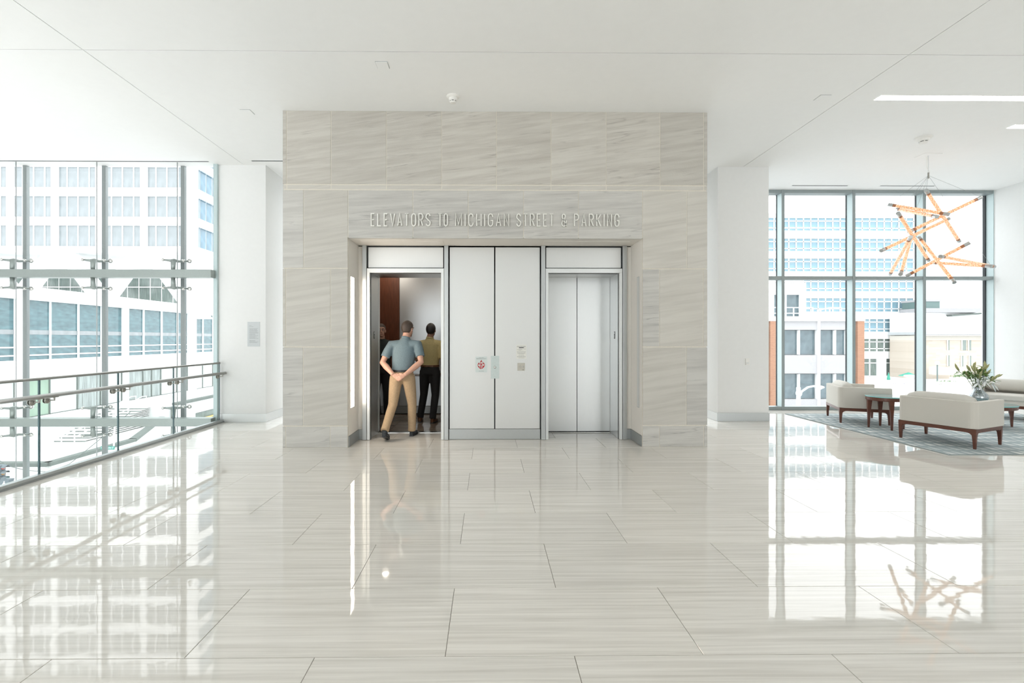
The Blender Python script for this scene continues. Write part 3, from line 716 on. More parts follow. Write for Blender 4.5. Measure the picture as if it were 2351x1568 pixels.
# ================================================================== LOUNGE
M_FAB = mat('oatmeal_fabric', (0.60, 0.575, 0.525), 0.85, vary=0.06, scale=260, bump=0.15, spec=0.25)
M_FABL = mat('oatmeal_fabric_cushion', (0.62, 0.60, 0.555), 0.85, vary=0.05, scale=260, bump=0.15, spec=0.25)
M_WAL = mat('walnut', (0.115, 0.038, 0.022), 0.32, vary=0.25, scale=3, stretch=(1, 1, 14))
M_PIPE = mat('piping', (0.50, 0.475, 0.43), 0.8)
def u_outline(w, d, t, r, n=6):
    """plan of the shell: outer U with rounded back corners, open to +y"""
    o = [(w / 2, d / 2)]
    o += [(w / 2 - r + r * math.cos(a), -d / 2 + r + r * math.sin(a)) for a in [-k * PI / 2 / n for k in range(n + 1)]]
    o += [(-w / 2 + r + r * math.cos(a), -d / 2 + r + r * math.sin(a)) for a in [-PI / 2 - k * PI / 2 / n for k in range(n + 1)]]
    o += [(-w / 2, d / 2), (-w / 2 + t, d / 2)]
    q = r * .55
    o += [(-w / 2 + t + q + q * math.cos(a), -d / 2 + t + q + q * math.sin(a)) for a in [-PI + k * PI / 2 / n for k in range(n + 1)]]
    o += [(w / 2 - t - q + q * math.cos(a), -d / 2 + t + q + q * math.sin(a)) for a in [-PI / 2 + k * PI / 2 / n for k in range(n + 1)]]
    o += [(w / 2 - t, d / 2)]
    return o
def make_chair(label):
    """club chair, local frame: sits facing +y, width along x"""
    W, D = 0.90, 0.76
    c = empty('club_chair', (0, 0, 0), label, 'armchair', 'low club chairs around the rug')
    MB().prism([(x, y, 0.268) for x, y in u_outline(W, D, 0.075, 0.09)], (0, 0, 0.365)).build('shell', M_FAB, c, bevel=0.008)
    MB().rbox(-W / 2 + .075, W / 2 - .075, -D / 2 + .08, D / 2 - 0.02, 0.268, 0.345, 0.03).build('seat_deck', M_FAB, c)
    MB().rbox(-W / 2 + .08, W / 2 - .08, -D / 2 + .23, D / 2 + 0.0, 0.345, 0.455, 0.04).build('seat_cushion', M_FABL, c, bevel=0.03)
    b = MB(); n = 8; rr = []
    for k in range(n + 1):
        t = k / n; x = -W / 2 + .085 + (W - .17) * t
        e = 1 - (abs(2 * t - 1)) ** 8 * 0.35
        rr.append([(x, -D / 2 + .085 + (.075 + .085 * math.cos(a)) * 1.0, 0.598 + 0.118 * math.sin(a) * e) for a in [i * 2 * PI / 14 for i in range(14)]])
    b.rings(rr).build('back_cushion', M_FABL, c, smooth=True)
    # walnut base: rails and four shaped legs
    f = MB(); zr0, zr1 = 0.215, 0.268; i = 0.012
    f.box(-W / 2 + i, W / 2 - i, -D / 2 + i, -D / 2 + i + .04, zr0, zr1).box(-W / 2 + i, W / 2 - i, D / 2 - i - .04, D / 2 - i, zr0, zr1)
    f.box(-W / 2 + i, -W / 2 + i + .04, -D / 2 + i, D / 2 - i, zr0, zr1).box(W / 2 - i - .04, W / 2 - i, -D / 2 + i, D / 2 - i, zr0, zr1)
    f.build('base_rail', M_WAL, c, bevel=0.004)
    for sx in (-1, 1):
        for sy in (-1, 1):
            l = MB(); x, y = sx * (W / 2 - .035), sy * (D / 2 - .035)
            l.rings([[(x + sx * o + a * h, y + sy * o + b_ * h, z) for a, b_ in ((-1, -1), (1, -1), (1, 1), (-1, 1))] for z, h, o in ((0, .014, .002), (.10, .018, .002), (.17, .022, 0), (.215, .026, -.003), (.268, .030, -.006))])
            # curved bracket into the rail
            for ax in (0, 1):
                pts = [(0, .215), (0.0, .14)] + [(.075 * (1 - math.cos(t)) , .14 + .075 * math.sin(t)) for t in [k * PI / 2 / 5 for k in range(1, 6)]]
                if ax == 0: l.prism([(x - sx * (.012 + u), y - .018, z) for u, z in pts], (0, .036, 0))
                else: l.prism([(x - .018, y - sy * (.012 + u), z) for u, z in pts], (.036, 0, 0))
            l.build('leg', M_WAL, c, bevel=0.003)
    return c
def put(o, x, y, dx, dy):
    o.location = (x, y, 0.013); o.rotation_euler = (0, 0, math.atan2(-dx, dy))
chair = make_chair('cream club chair nearest the viewer, its back to the lifts')
put(chair, 6.70, 6.80, 0.92, 0.39)
c2 = copy_tree(chair); c2['label'] = 'cream club chair beside the window, seen from behind its arm'; put(c2, 6.73, 8.55, 0.92, -0.39)
c3 = copy_tree(chair); c3['label'] = 'cream club chair against the right wall facing the room'; put(c3, 9.83, 8.78, -0.84, -0.54)
# rug
def rug_material():
    m, nt, b = _nt('rug_weave'); N = nt.nodes.new; L = nt.links.new
    tc = N('ShaderNodeTexCoord'); sp = N('ShaderNodeSeparateXYZ'); L(tc.outputs['Object'], sp.inputs[0])
    def mth(op, a, bb=None, c=None):
        n = N('ShaderNodeMath'); n.operation = op
        for k, v in enumerate((a, bb, c)):
            if v is None: continue
            if isinstance(v, (int, float)): n.inputs[k].default_value = v
            else: L(v, n.inputs[k])
        return n.outputs[0]
    nz = N('ShaderNodeTexNoise'); nz.inputs['Scale'].default_value = 3.0; L(tc.outputs['Object'], nz.inputs['Vector'])
    jit = mth('MULTIPLY', mth('SUBTRACT', nz.outputs['Fac'], 0.5), 0.5)
    v = mth('ADD', mth('DIVIDE', sp.outputs['Y'], 0.24), jit); row = mth('FLOOR', v); fv = mth('FRACT', v)
    off = mth('MULTIPLY', mth('SINE', mth('MULTIPLY', row, 12.99)), 3.7)
    u = mth('ADD', mth('DIVIDE', sp.outputs['X'], 0.125), off); cell = mth('FLOOR', u); fu = mth('FRACT', u)
    rnd0 = N('ShaderNodeTexWhiteNoise'); cb0 = N('ShaderNodeCombineXYZ'); L(cell, cb0.inputs[0]); L(row, cb0.inputs[1]); L(cb0.outputs[0], rnd0.inputs['Vector'])
    ctr = mth('ADD', mth('MULTIPLY', mth('SUBTRACT', rnd0.outputs['Value'], 0.5), 0.3), 0.5)
    half = mth('MULTIPLY', mth('POWER', mth('SUBTRACT', 1.0, mth('DIVIDE', fv, 0.80)), 0.7), 0.40)
    inside = mth('LESS_THAN', mth('ABSOLUTE', mth('SUBTRACT', fu, ctr)), half)
    ok = mth('MULTIPLY', mth('GREATER_THAN', fv, 0.10), mth('LESS_THAN', fv, 0.80))
    rnd = N('ShaderNodeTexWhiteNoise'); cb_ = N('ShaderNodeCombineXYZ'); L(cell, cb_.inputs[0]); L(row, cb_.inputs[1]); L(cb_.outputs[0], rnd.inputs['Vector'])
    fac = mth('MULTIPLY', mth('MULTIPLY', inside, ok), mth('ADD', mth('MULTIPLY', rnd.outputs['Value'], 0.65), 0.30))
    mx = N('ShaderNodeMix'); mx.data_type = 'RGBA'; L(fac, mx.inputs['Factor'])
    mx.inputs['A'].default_value = (0.33, 0.385, 0.40, 1); mx.inputs['B'].default_value = (0.76, 0.77, 0.75, 1)
    L(mx.outputs['Result'], b.inputs['Base Color']); b.inputs['Roughness'].default_value = 0.95; b.inputs['Specular IOR Level'].default_value = 0.1
    pn = N('ShaderNodeTexNoise'); pn.inputs['Scale'].default_value = 300; L(tc.outputs['Object'], pn.inputs['Vector'])
    bp = N('ShaderNodeBump'); bp.inputs['Strength'].default_value = 0.4; bp.inputs['Distance'].default_value = 0.004; L(pn.outputs['Fac'], bp.inputs['Height']); L(bp.outputs[0], b.inputs['Normal'])
    return m
rug = empty('lounge_rug', (8.2, 7.7, 0), 'blue-grey rug with rows of pale leaf shapes', 'rug')
box('rug_pile', rug_material(), 5.93, XR - 0.12, 6.02, 9.33, 0.001, 0.012, rug)
MB().box(5.915, 5.93, 6.02, 9.33, 0, .0105).box(5.915, XR - .12, 6.005, 6.02, 0, .0105).box(5.915, XR - .12, 9.33, 9.345, 0, .0105).build('rug_binding', mat('rug_edge', (0.27, 0.31, 0.31), .9), rug)
# round tables
M_TTOP = mat('tinted_table_glass', (0.30, 0.42, 0.42), 0.04, vary=0.02, spec=0.9)
M_TEDGE = mat('table_glass_edge', (0.25, 0.62, 0.62), 0.1, vary=0.03)
def table(name, x, y, r, h, a0, label, leg_r):
    t = empty(name, (x, y, 0.013), label, 'table')
    p = Vector((x, y, 0))
    MB().lathe([(r, h - .014), (r, h - .001)], p, (0, 0, 1), 48).build('glass_edge', M_TEDGE, t)
    MB().lathe([(r - .004, h - .004), (r - .004, h + .0005)], p, (0, 0, 1), 48).build('glass_top', M_TTOP, t)
    MB().lathe([(r - .012, h - .072), (r - .006, h - .06), (r - .006, h - .015)], p, (0, 0, 1), 48).build('apron', M_WAL, t)
    for k in range(4):
        a = a0 + k * PI / 2; d = Vector((math.cos(a), math.sin(a), 0)); w = Vector((-d.y, d.x, 0)); rg = []
        for z, s0, o in ((.013, .013, 0.0), (h * .5, .021, -.004), (h - .06, .033, -.012)):
            c = p + d * (leg_r + o) + Vector((0, 0, z)); rg.append([c + d * (s0 * i_) + w * (s0 * j_) for i_, j_ in ((-1, -1), (1, -1), (1, 1), (-1, 1))])
        MB().rings(rg).build('leg', M_WAL, t, bevel=0.003)
    return t
table('side_table', 6.62, 7.79, 0.275, 0.55, -1.95, 'round glass topped walnut side table between two club chairs', 0.235)
table('coffee_table', 8.50, 8.09, 0.47, 0.39, -0.55, 'low round walnut coffee table carrying the vase', 0.40)
# vase and lilies
VX, VY, VZ = 8.45, 8.06, 0.393
M_VASE = mat('mercury_glass', (0.42, 0.46, 0.48), 0.16, 0.8, vary=0.45, scale=14, bump=0.05)
vase = empty('flower_vase', (VX, VY, VZ), 'mottled silver bulbous vase on the coffee table', 'vase')
MB().lathe([(.055, 0), (.075, .004), (.105, .03), (.135, .08), (.138, .11), (.125, .15), (.09, .195), (.066, .225), (.062, .26), (.068, .272)], (VX, VY, VZ), (0, 0, 1), 32).build('vessel', M_VASE, vase, smooth=True)
MB().lathe([(.069, .270), (.071, .276), (.060, .278), (.056, .272)], (VX, VY, VZ), (0, 0, 1), 32, cap=False).build('rim', M_VASE, vase, smooth=True)
M_STEM = mat('lily_stem', (0.16, 0.22, 0.10), 0.6)
M_LEAF = mat('lily_leaf', (0.13, 0.24, 0.045), 0.5, vary=0.3, scale=20)
M_LEAF2 = mat('lily_leaf_yellow', (0.36, 0.34, 0.05), 0.5, vary=0.2, scale=20)
M_BUD = mat('lily_bud', (0.36, 0.36, 0.17), 0.55, vary=0.2, scale=18)
M_PETAL = mat('lily_petal', (0.80, 0.82, 0.80), 0.6, vary=0.03)
bq = empty('lily_bouquet', (VX, VY, VZ + .26), 'bouquet of white lilies and green buds in the silver vase', 'flowers')
def leaf(base, d, ln, w, m, name='leaf', curl=0.25):
    d = Vector(d).normalized(); sd = d.cross(Vector((0, 0, 1))); sd = sd.normalized() if sd.length > .01 else Vector((1, 0, 0)); up = sd.cross(d); V_, F_ = [], []
    prof = ((0, .06), (.2, .7), (.45, 1), (.7, .75), (.9, .3), (1, .02)); base = Vector(base)
    a = MB(); rr = []
    for t, k in prof:
        c = base + d * (ln * t) - Vector((0, 0, 1)) * (curl * ln * t * t); wd = w * k
        rr.append([c - sd * wd + up * .004, c, c + sd * wd + up * .004, c + up * .0015])
    a.rings(rr).build(name, m, bq, smooth=True)
rnd = random.Random(5)
tips = []
for k in range(19):
    a = rnd.uniform(0, 2 * PI); sp_ = rnd.uniform(.05, .30); top = Vector((VX + math.cos(a) * sp_, VY + math.sin(a) * sp_ * .7, VZ + .26 + rnd.uniform(.22, .42) - sp_ * .35))
    b0 = Vector((VX + math.cos(a) * .03, VY + math.sin(a) * .03, VZ + .20)); mid = (b0 + top) / 2 + Vector((-math.cos(a) * .02, 0, .03))
    MB().tube([b0, mid, top], [.005, .0045, .0035], 6).build('stem', M_STEM, bq, smooth=True)
    d = (top - mid).normalized(); tips.append((top, d))
    if k % 3 != 2:
        for q in range(2):
            dd = (d + Vector((rnd.uniform(-.5, .5), rnd.uniform(-.5, .5), rnd.uniform(-.1, .5)))).normalized(); ln = rnd.uniform(.10, .14)
            s0 = top - d * (.03 * q)
            MB().tube([s0, s0 + dd * ln * .3, s0 + dd * ln * .65, s0 + dd * ln], [.006, .017, .016, .003], 8).build('bud', M_BUD, bq, smooth=True)
    for q in range(4):
        dd = Vector((rnd.uniform(-1, 1), rnd.uniform(-1, 1), rnd.uniform(-.1, .8)))
        leaf(mid.lerp(top, rnd.uniform(.2, .95)), dd, rnd.uniform(.10, .18), rnd.uniform(.016, .027), M_LEAF2 if rnd.random() < .12 else M_LEAF)
for c, d in ((Vector((VX - .13, VY - .14, VZ + .36)), Vector((-.5, -.7, .15))), (Vector((VX - .05, VY - .18, VZ + .40)), Vector((-.1, -1, .2))), (Vector((VX + .24, VY - .05, VZ + .33)), Vector((.8, -.5, -.2))), (Vector((VX + .17, VY + .02, VZ + .48)), Vector((.3, -.6, .7)))):
    d.normalize(); s1 = d.orthogonal().normalized(); s2 = d.cross(s1)
    MB().tube([(VX, VY, VZ + .22), c - d * .04], .0045, 6).build('stem', M_STEM, bq)
    for k in range(6):
        a = k * PI / 3; o = s1 * math.cos(a) + s2 * math.sin(a)
        leaf(c - d * .03, d * .55 + o * .85, .125, .024, M_PETAL, 'petal', curl=.3)

# hanging lamp of crossed amber tubes
def amber():
    m, nt, b = _nt('amber_tube'); N = nt.nodes.new; L = nt.links.new
    tc = N('ShaderNodeTexCoord'); vo = N('ShaderNodeTexVoronoi'); vo.inputs['Scale'].default_value = 55; L(tc.outputs['Object'], vo.inputs['Vector'])
    rp = N('ShaderNodeValToRGB'); e = rp.color_ramp.elements
    e[0].position, e[0].color = .25, (1.0, .84, .62, 1); e[1].position, e[1].color = .62, (.60, .27, .11, 1)
    L(vo.outputs['Distance'], rp.inputs['Fac']); L(rp.outputs['Color'], b.inputs['Emission Color']); b.inputs['Emission Strength'].default_value = .85
    b.inputs['Base Color'].default_value = (.42, .20, .10, 1); b.inputs['Roughness'].default_value = .3
    return m
M_AMB = amber(); M_AMBD = mat('amber_tube_end', (.40, .17, .08), .25)
lp = fl(2131, 357, ZC)
lamp = empty('hanging_lamp', tuple(lp), 'hanging lamp of crossed glowing amber tubes over the rug', 'pendant lamp')
tubes = [((520, 565), (835, 1050), .9), ((165, 700), (740, 795), -.7), ((245, 743), (625, 815), -1.1), ((1045, 630), (350, 962), .25), ((255, 780), (545, 1230), .9), ((735, 835), (95, 1138), -.6),
         ((375, 1005), (178, 1362), 1.1), ((385, 1000), (278, 1362), -1.1), ((455, 1012), (790, 1440), -.9), ((935, 1060), (330, 1378), .6), ((575, 1250), (1140, 1285), -.9), ((655, 1190), (1165, 1288), .9)]
lamp_ends = []
for (u0, v0), (u1, v1), dd in tubes:
    a = at(2000 + u0 * .2424, 300 + v0 * .2424, lp.y + .1 - dd / 2); b = at(2000 + u1 * .2424, 300 + v1 * .2424, lp.y + .1 + dd / 2)
    d = (b - a).normalized(); ln = (b - a).length; r = .027; cp_ = .075
    tb = MB().cyl(a + d * (cp_ + .05), b - d * (cp_ + .05), r, seg=14).build('tube', M_AMB, lamp, smooth=False)
    for s0, sd in ((a, d), (b, -d)):
        MB().cyl(s0 + sd * cp_, s0 + sd * (cp_ + .05), r, seg=14).build('tube_end', M_AMBD, tb)
        MB().cyl(s0, s0 + sd * cp_, r + .003, seg=14).build('end_cap', M_ALU, tb)
    lamp_ends.append((a, b))
hub = at(2131.5, 403, lp.y)
MB().tube([lp, hub], .006, 8).build('drop_rod', M_ALUL, lamp)
MB().tube([lp + Vector((-.02, 0, -.02)), lp + Vector((-.025, 0, -.2)), hub + Vector((.02, 0, .06)), hub], .004, 6).build('power_lead', M_WHITE, lamp)
box('canopy_plate', M_CEIL, lp.x - .15, lp.x + .15, lp.y - .1, lp.y + .1, ZC - .006, ZC, lamp)
MB().cyl(hub - Vector((0, 0, .05)), hub + Vector((0, 0, .05)), .012, seg=10).build('coupling', M_BRACK, lamp)
for e in (lamp_ends[0][0], lamp_ends[1][0], lamp_ends[3][0], lamp_ends[4][0], lamp_ends[3][1], lamp_ends[10][1], lamp_ends[5][1]):
    MB().cyl(hub, e, .0018, seg=5).build('suspension_wire', M_ALUD, lamp)

# ================================================================== OUTSIDE, LEFT
M_CONC = mat('white_concrete', (0.82, 0.83, 0.83), 0.8, vary=0.02, scale=.3)
M_PAVE = mat('pale_paving', (0.66, 0.67, 0.66), 0.85, vary=0.03, scale=.4)
M_ROAD = mat('pale_asphalt', (0.50, 0.51, 0.51), 0.9, vary=0.05, scale=.3)
M_PGREY = mat('tower_pane', (0.20, 0.225, 0.235), 0.12, vary=0.14, scale=.35, stretch=(1, 1, .5))
M_PBLUE = mat('blue_pane', (0.085, 0.17, 0.23), 0.1, vary=0.25, scale=.25)
M_PTEAL = mat('teal_pane', (0.062, 0.125, 0.142), 0.1, vary=0.28, scale=.3, stretch=(1, 1, 2.5))
M_PGRN = mat('lobby_pane', (0.15, 0.19, 0.175), 0.15, vary=0.35, scale=.6, stretch=(6, 6, .3))
M_CURT = mat('curtained_pane', (0.26, 0.29, 0.285), 0.5, vary=0.55, scale=.9, stretch=(5, 5, .1))
M_CURG = mat('green_curtain_pane', (0.24, 0.33, 0.26), 0.5, vary=0.06, scale=.9, stretch=(5, 5, .1))
M_CURW = mat('white_curtain_pane', (0.50, 0.52, 0.51), 0.5, vary=0.08, scale=.9, stretch=(5, 5, .1))
M_CAPG = mat('grey_green_cap', (0.10, 0.12, 0.11), 0.8, vary=0.1, scale=.5)
M_STEPR = mat('step_riser_stone', (0.20, 0.22, 0.21), 0.8, vary=0.08)

YT = 58.0
XTS = PX(449, YT)                                    # side face of tower and podium
tower = empty('office_tower', (XTS - 12, YT, 5.5), 'white concrete office tower with gridded windows on slanted legs', 'building')
ZTB = PZ(581, YT)
rows = [(519 - 67 * k, 567 - 67 * k) for k in range(9)]
bays = [335.5 - 102.5 * k for k in range(6)]
pn_off = ((0, 18.3), (20.2, 43.6), (45.6, 69.3), (71.2, 88))
xl_t = PX(bays[-1] - 16, YT); ztop = PZ(rows[-1][0] - 24, YT)
zprev = ZTB
for k, (y0, y1) in enumerate(rows):
    zs, zt = PZ(y1, YT), PZ(y0, YT)
    box('spandrel', M_CONC, xl_t, XTS, YT, YT + .6, zprev, zs, tower)
    box('spandrel', M_CONC, XTS - .6, XTS, YT + .6, YT + 16, zprev, zs, tower)
    zprev = zt
    for bx in bays:
        box('pier', M_CONC, PX(bx - 14.2, YT), PX(bx, YT), YT, YT + .6, zs, zt, tower)
        for a, b in pn_off:
            box('window_pane', M_PGREY, PX(bx + a, YT), PX(bx + b, YT), YT + .3, YT + .35, zs, zt, tower)
        xw = [PX(bx + q, YT) for q in (19.2, 44.6, 70.2)]
        g = MB()
        for q in xw: g.box(q - .055, q + .055, YT + .22, YT + .36, zs, zt)
        g.build('window_bars', M_CONC, tower)
    box('pier', M_CONC, PX(423.4, YT), XTS, YT, YT + .6, zs, zt, tower)
    for j in range(7):
        ya = atx(452 + j * 13.9, 500, XTS).y if j < 4 else YT + 4 + (j - 3) * 1.6
        yb = atx(452 + j * 13.9 + 12.2, 500, XTS).y if j < 4 else ya + 1.45
        box('window_pane', M_PBLUE, XTS - .35, XTS - .3, ya, yb, zs, zt, tower)
    box('pier', M_CONC, XTS - .45, XTS - .35, YT + .6, YT + 16, zs, zt, tower)
box('spandrel', M_CONC, xl_t, XTS, YT, YT + .6, zprev, ztop, tower)
box('tower_mass', M_CONC, xl_t, XTS - .5, YT + .5, YT + 16, ZTB + .1, ztop - .2, tower)
# slanted legs
ZAP, ZFT = PZ(588, YT), 4.0
for cx in (328, 131, -66, -263):
    c = PX(cx, YT); w = .95
    for sg in (-1, 1):
        dx = .82 * (ZAP - ZFT)
        MB().prism([(c - sg * .55, YT + .1 + .02 * sg, ZTB + .3), (c + sg * 1.6, YT + .1 + .02 * sg, ZTB + .3), (c + sg * (1.6 + dx), YT + .1 + .02 * sg, ZFT), (c + sg * (dx - .75), YT + .1 + .02 * sg, ZFT)], (0, .9 + .03 * sg, 0)).build('slanted_leg', M_CONC, tower)
MB().prism([(XTS - 1.0, YT + 1, ZTB + .3), (XTS - 1.0, YT + 3, ZTB + .3), (XTS - 1.0, YT + 8, ZFT), (XTS - 1.0, YT + 6, ZFT)], (.9, 0, 0)).build('slanted_leg', M_CONC, tower)
box('lobby_wall', M_CONC, xl_t, XTS - 4.5, YT + 4.9, YT + 5.1, PZ(640, YT + 5), ZTB + .2, tower)
for k in range(24):
    x = XTS - 4.6 - k * 1.5
    box('lobby_pane', M_PGRN, x - 1.42, x, YT + 5, YT + 5.05, 4.2, PZ(640, YT + 5), tower)
box('lobby_rail', M_CONC, xl_t, XTS - 4.5, YT + 4.6, YT + 4.7, PZ(661, YT + 4.6), PZ(659, YT + 4.6), tower)

pod = empty('podium_building', (XTS - 6, 45, -4.9), 'white podium with a long band of teal glass below the tower', 'building')
Zp = lambda px, py: atx(px, py, XTS).z
ZPT, ZG1, ZG0, ZL1_, ZL0_, ZPB = Zp(177, 670), Zp(437, 720), Zp(437, 810), Zp(437, 837), Zp(436, 897), Zp(436, 901)
Yp = lambda px: atx(px, 700, XTS).y
Y0, Y1 = 24.0, 74.0
box('parapet_band', M_CONC, XTS - 1.2, XTS, Y0, Y1, ZG1, ZPT, pod)
box('roof_deck', M_CONC, XTS - 30, XTS - 1.2, Y0, Y1, ZPT - 1.6, ZPT - 1.2, pod)
box('middle_band', M_CONC, XTS - 1.2, XTS, Y0, Y1, ZL1_, ZG0, pod)
box('base_band', M_CONC, XTS - 1.2, XTS, Y0, Y1, ZPB, ZL0_, pod)
box('podium_mass', M_CONC, XTS - 30, XTS - .02, Y0, Y1, -9, ZPB, pod)
box('podium_mass', M_CONC, XTS - 30, XTS - 1.2, Y0, Y1, ZPB, ZPT - 1.6, pod)
for a, b in ((43, 60), (288, 297), (437, 452), (-200, -186)):
    box('pier', M_CONC, XTS - 1.2, XTS - .02, Yp(a), Yp(b), ZPB, ZG1, pod)
edges = [[-186, -110, -40, 43], [60, 123.5, 187.5, 240, 288], [297, 336, 377, 413, 437], [452, 471, 494, 512]]
for gi, e in enumerate(edges):
    for a, b in zip(e, e[1:]):
        box('glass_pane', M_PTEAL, XTS - .42, XTS - .36, Yp(a + .9), Yp(b - .9), ZG0, ZG1, pod)
        box('pane_mullion', M_CONC, XTS - .46, XTS - .22, Yp(b - .9), Yp(b + .9), ZG0 - .25, ZG1, pod)
box('glass_rail', M_CONC, XTS - .34, XTS - .28, Y0, Y1, ZG0 + .95, ZG0 + 1.05, pod)
box('glass_rail', M_CONC, XTS - .34, XTS - .28, Y0, Y1, ZG0 + .32, ZG0 + .42, pod)
box('glass_header', M_PGREY, XTS - .35, XTS - .33, Y0, Y1, ZG0 + 2.0, ZG0 + 2.35, pod)
low = [(-40, 43, M_CURW), (60, 123, M_CURG), (125, 186, M_CURW), (188, 239, M_CURT), (241, 287, M_CURW), (298, 335, M_CURT), (337, 355, M_CURT), (357, 376, M_CURT), (378, 412, M_CURW), (414, 436, M_CURW), (453, 471, M_CURW), (473, 494, M_CURW)]
for a, b, m in low:
    box('shopfront_pane', m, XTS - .40, XTS - .36, Yp(a), Yp(b), ZL0_, ZL1_, pod)
    box('shopfront_bar', M_CAPG, XTS - .38, XTS - .30, Yp(b) - .04, Yp(b) + .07, ZL0_, ZL1_, pod)
for z in (ZL0_, ZL1_): box('shopfront_bar', M_CAPG, XTS - .38, XTS - .30, Y0, Y1, z - .06, z + .06, pod)
# ground, plaza, stairs
ground = box('ground_street', M_ROAD, -120, 140, 11.5, 260, -9.4, -9.0, label='pale street level far below the windows', cat='street', kind='structure')
ZPL = ZPB
box('floor_plaza', M_PAVE, XTS + .02, -30.2, 44.9, 90, -9.0, ZPL, label='white paved terrace in front of the podium', cat='terrace', kind='structure')
ZSW, YSB, YSE = -6.6, 37.5, 44.8
box('floor_sidewalk', M_PAVE, XTS + .02, -24.6, 28.4, 44.9, -9.0, ZSW, label='white raised pavement below the steps', cat='pavement', kind='structure')
st = empty('outdoor_steps', (-34, 41, ZSW), 'broad outdoor stone steps with white handrails', 'steps')
NS = 12; rise = (ZPL - ZSW) / NS; run = (YSE - YSB) / NS
for k in range(NS):
    z1 = ZSW + rise * (k + 1); ya = YSB + run * k
    xr = PX(190 + (342 - 190) * min(1, (k + .6) / NS), ya + .1); xl2 = -34.2 - 1.4 * k / NS
    stp = box('step', M_PAVE, xl2, xr, ya + .02, YSE + .05, z1 - .05, z1, st)
    box('riser', M_STEPR, xl2, xr, ya + .05, ya + .10, z1 - rise, z1 - .045, stp)
for x0_, x1_ in ((-33.2, -33.6), (-32.2, -32.6)):
    g = MB(); pts = [(x0_, YSB - .4, ZSW + .0), (x0_, YSB - .4, ZSW + .95), (x0_, YSB, ZSW + 1.0), (x1_, YSE, ZPL + .95), (x1_, YSE + .6, ZPL + .95), (x1_, YSE + .6, ZPL)]
    g.tube(pts, .04, 6); g.tube([(x0_, YSB - .4, ZSW + .5), (x0_, YSB, ZSW + .55), (x1_, YSE, ZPL + .5)], .03, 6)
    for t in (.25, .5, .75):
        x = x0_ + (x1_ - x0_) * t; y = YSB + (YSE - YSB) * t; z = ZSW + (ZPL - ZSW) * t; g.cyl((x, y, z), (x, y, z + .95), .035, seg=6)
    g.build('step_handrail', M_CONC, st)
wall = empty('planter_wall', (-26, 35, -9), 'low retaining wall with a grey-green cap around the pavement', 'retaining wall')
pl = [(-50, 28.4), (-26.2, 28.4), (-26.2, 35.1), (-30.6, 44.5), (-33.5, 51)]
for (x0_, y0_), (x1_, y1_) in zip(pl, pl[1:]):
    d = Vector((x1_ - x0_, y1_ - y0_, 0)).normalized(); n = Vector((-d.y, d.x, 0)) * .2
    a, b = Vector((x0_, y0_, 0)), Vector((x1_, y1_, 0))
    q = [a - n, b - n, b + n, a + n]
    MB().prism([(p.x, p.y, -9) for p in q], (0, 0, 2.95)).build('wall_run', M_PAVE, wall)
    n2 = n * 1.2; q = [a - n2 - d * .1, b - n2 + d * .1, b + n2 + d * .1, a + n2 - d * .1]
    MB().prism([(p.x, p.y, -6.05) for p in q], (0, 0, .22)).build('wall_cap', M_CAPG, wall)
gw = empty('garage_wall', (-29, 50, -9), 'white block wall with a dark garage entrance and cap', 'garage')
XGW = -29.3
box('block_wall', M_CONC, XGW - .5, XGW, 45, 47.6, -9, -4.75, gw); box('block_wall', M_CONC, XGW - .5, XGW, 47.6, 75, -5.9, -4.75, gw)
box('wall_cap', M_CAPG, XGW - .55, XGW + .05, 44.9, 75, -4.75, -4.5, gw)
box('entrance', M_PGRN, XGW - .45, XGW - .4, 47.6, 75, -9, -5.9, gw)
box('clearance_bar', mat('ochre_bar', (.62, .44, .16), .6), XGW - .3, XGW - .1, 47.7, 62, -6.75, -6.62, gw)
sp_ = at(250, 1028, 30.0)
sg_ = empty('street_sign', (sp_.x + .05, 30, -9), 'green street name sign on a thin pole', 'street sign')
MB().cyl((sp_.x + .1, 30.05, -9), (sp_.x + .38, 30.05, sp_.z + 2.6), .045, seg=8).build('pole', M_ALUL, sg_)
M_SGRN = mat('sign_green', (0.0, .20, .155), .5)
box('sign_blade', M_SGRN, sp_.x - .5, sp_.x + .36, 29.98, 30.0, sp_.z - .11, sp_.z + .10, sg_)
text('sign_name', 'MICHIGAN ST', .15, M_CONC, (sp_.x - .07, 29.972, sp_.z - .05), sg_, sx=.85)
tl = empty('traffic_signal', tuple(at(4, 1086, 26)), 'three lamp traffic signal showing green at the lower left', 'traffic light')
tp = at(2, 1086, 26); M_HOUS = mat('signal_housing', (.085, .11, .125), .5)
for k, (cn, m) in enumerate((('red_lens', mat('red_lens', (.45, .06, .05), .3)), ('amber_lens', mat('amber_lens', (.42, .23, .09), .3)), ('green_lens', mat('green_lens', (.0, .55, .42), .3, emit=(0, 1, .72), estr=1.2)))):
    zc = tp.z + .30 - k * .30
    bx_ = box('lamp_housing', M_HOUS, tp.x - .35, tp.x + .12, 25.84, 26.16, zc - .145, zc + .145, tl, bevel=.02)
    MB().ball((tp.x + .13, 26, zc), (.05, .11, .11), 12).build(cn, m, bx_, smooth=True)
    v = MB(); rr = []
    for dx in (.12, .34):
        rr.append([(tp.x + dx + (.0 if dx < .2 else .05 * math.sin(a)), 26 + .14 * math.cos(a), zc + .14 * math.sin(a)) for a in [PI * j / 10 for j in range(11)]] + [(tp.x + dx, 26 + .125 * math.cos(a), zc + .125 * math.sin(a)) for a in [PI * (10 - j) / 10 for j in range(11)]])
    v.rings(rr).build('visor', M_HOUS, bx_)
box('signal_post', M_ALUD, tp.x - .5, tp.x - .36, 25.93, 26.07, -9, tp.z + .6, tl)
ps = at(18, 1109, 25.8)
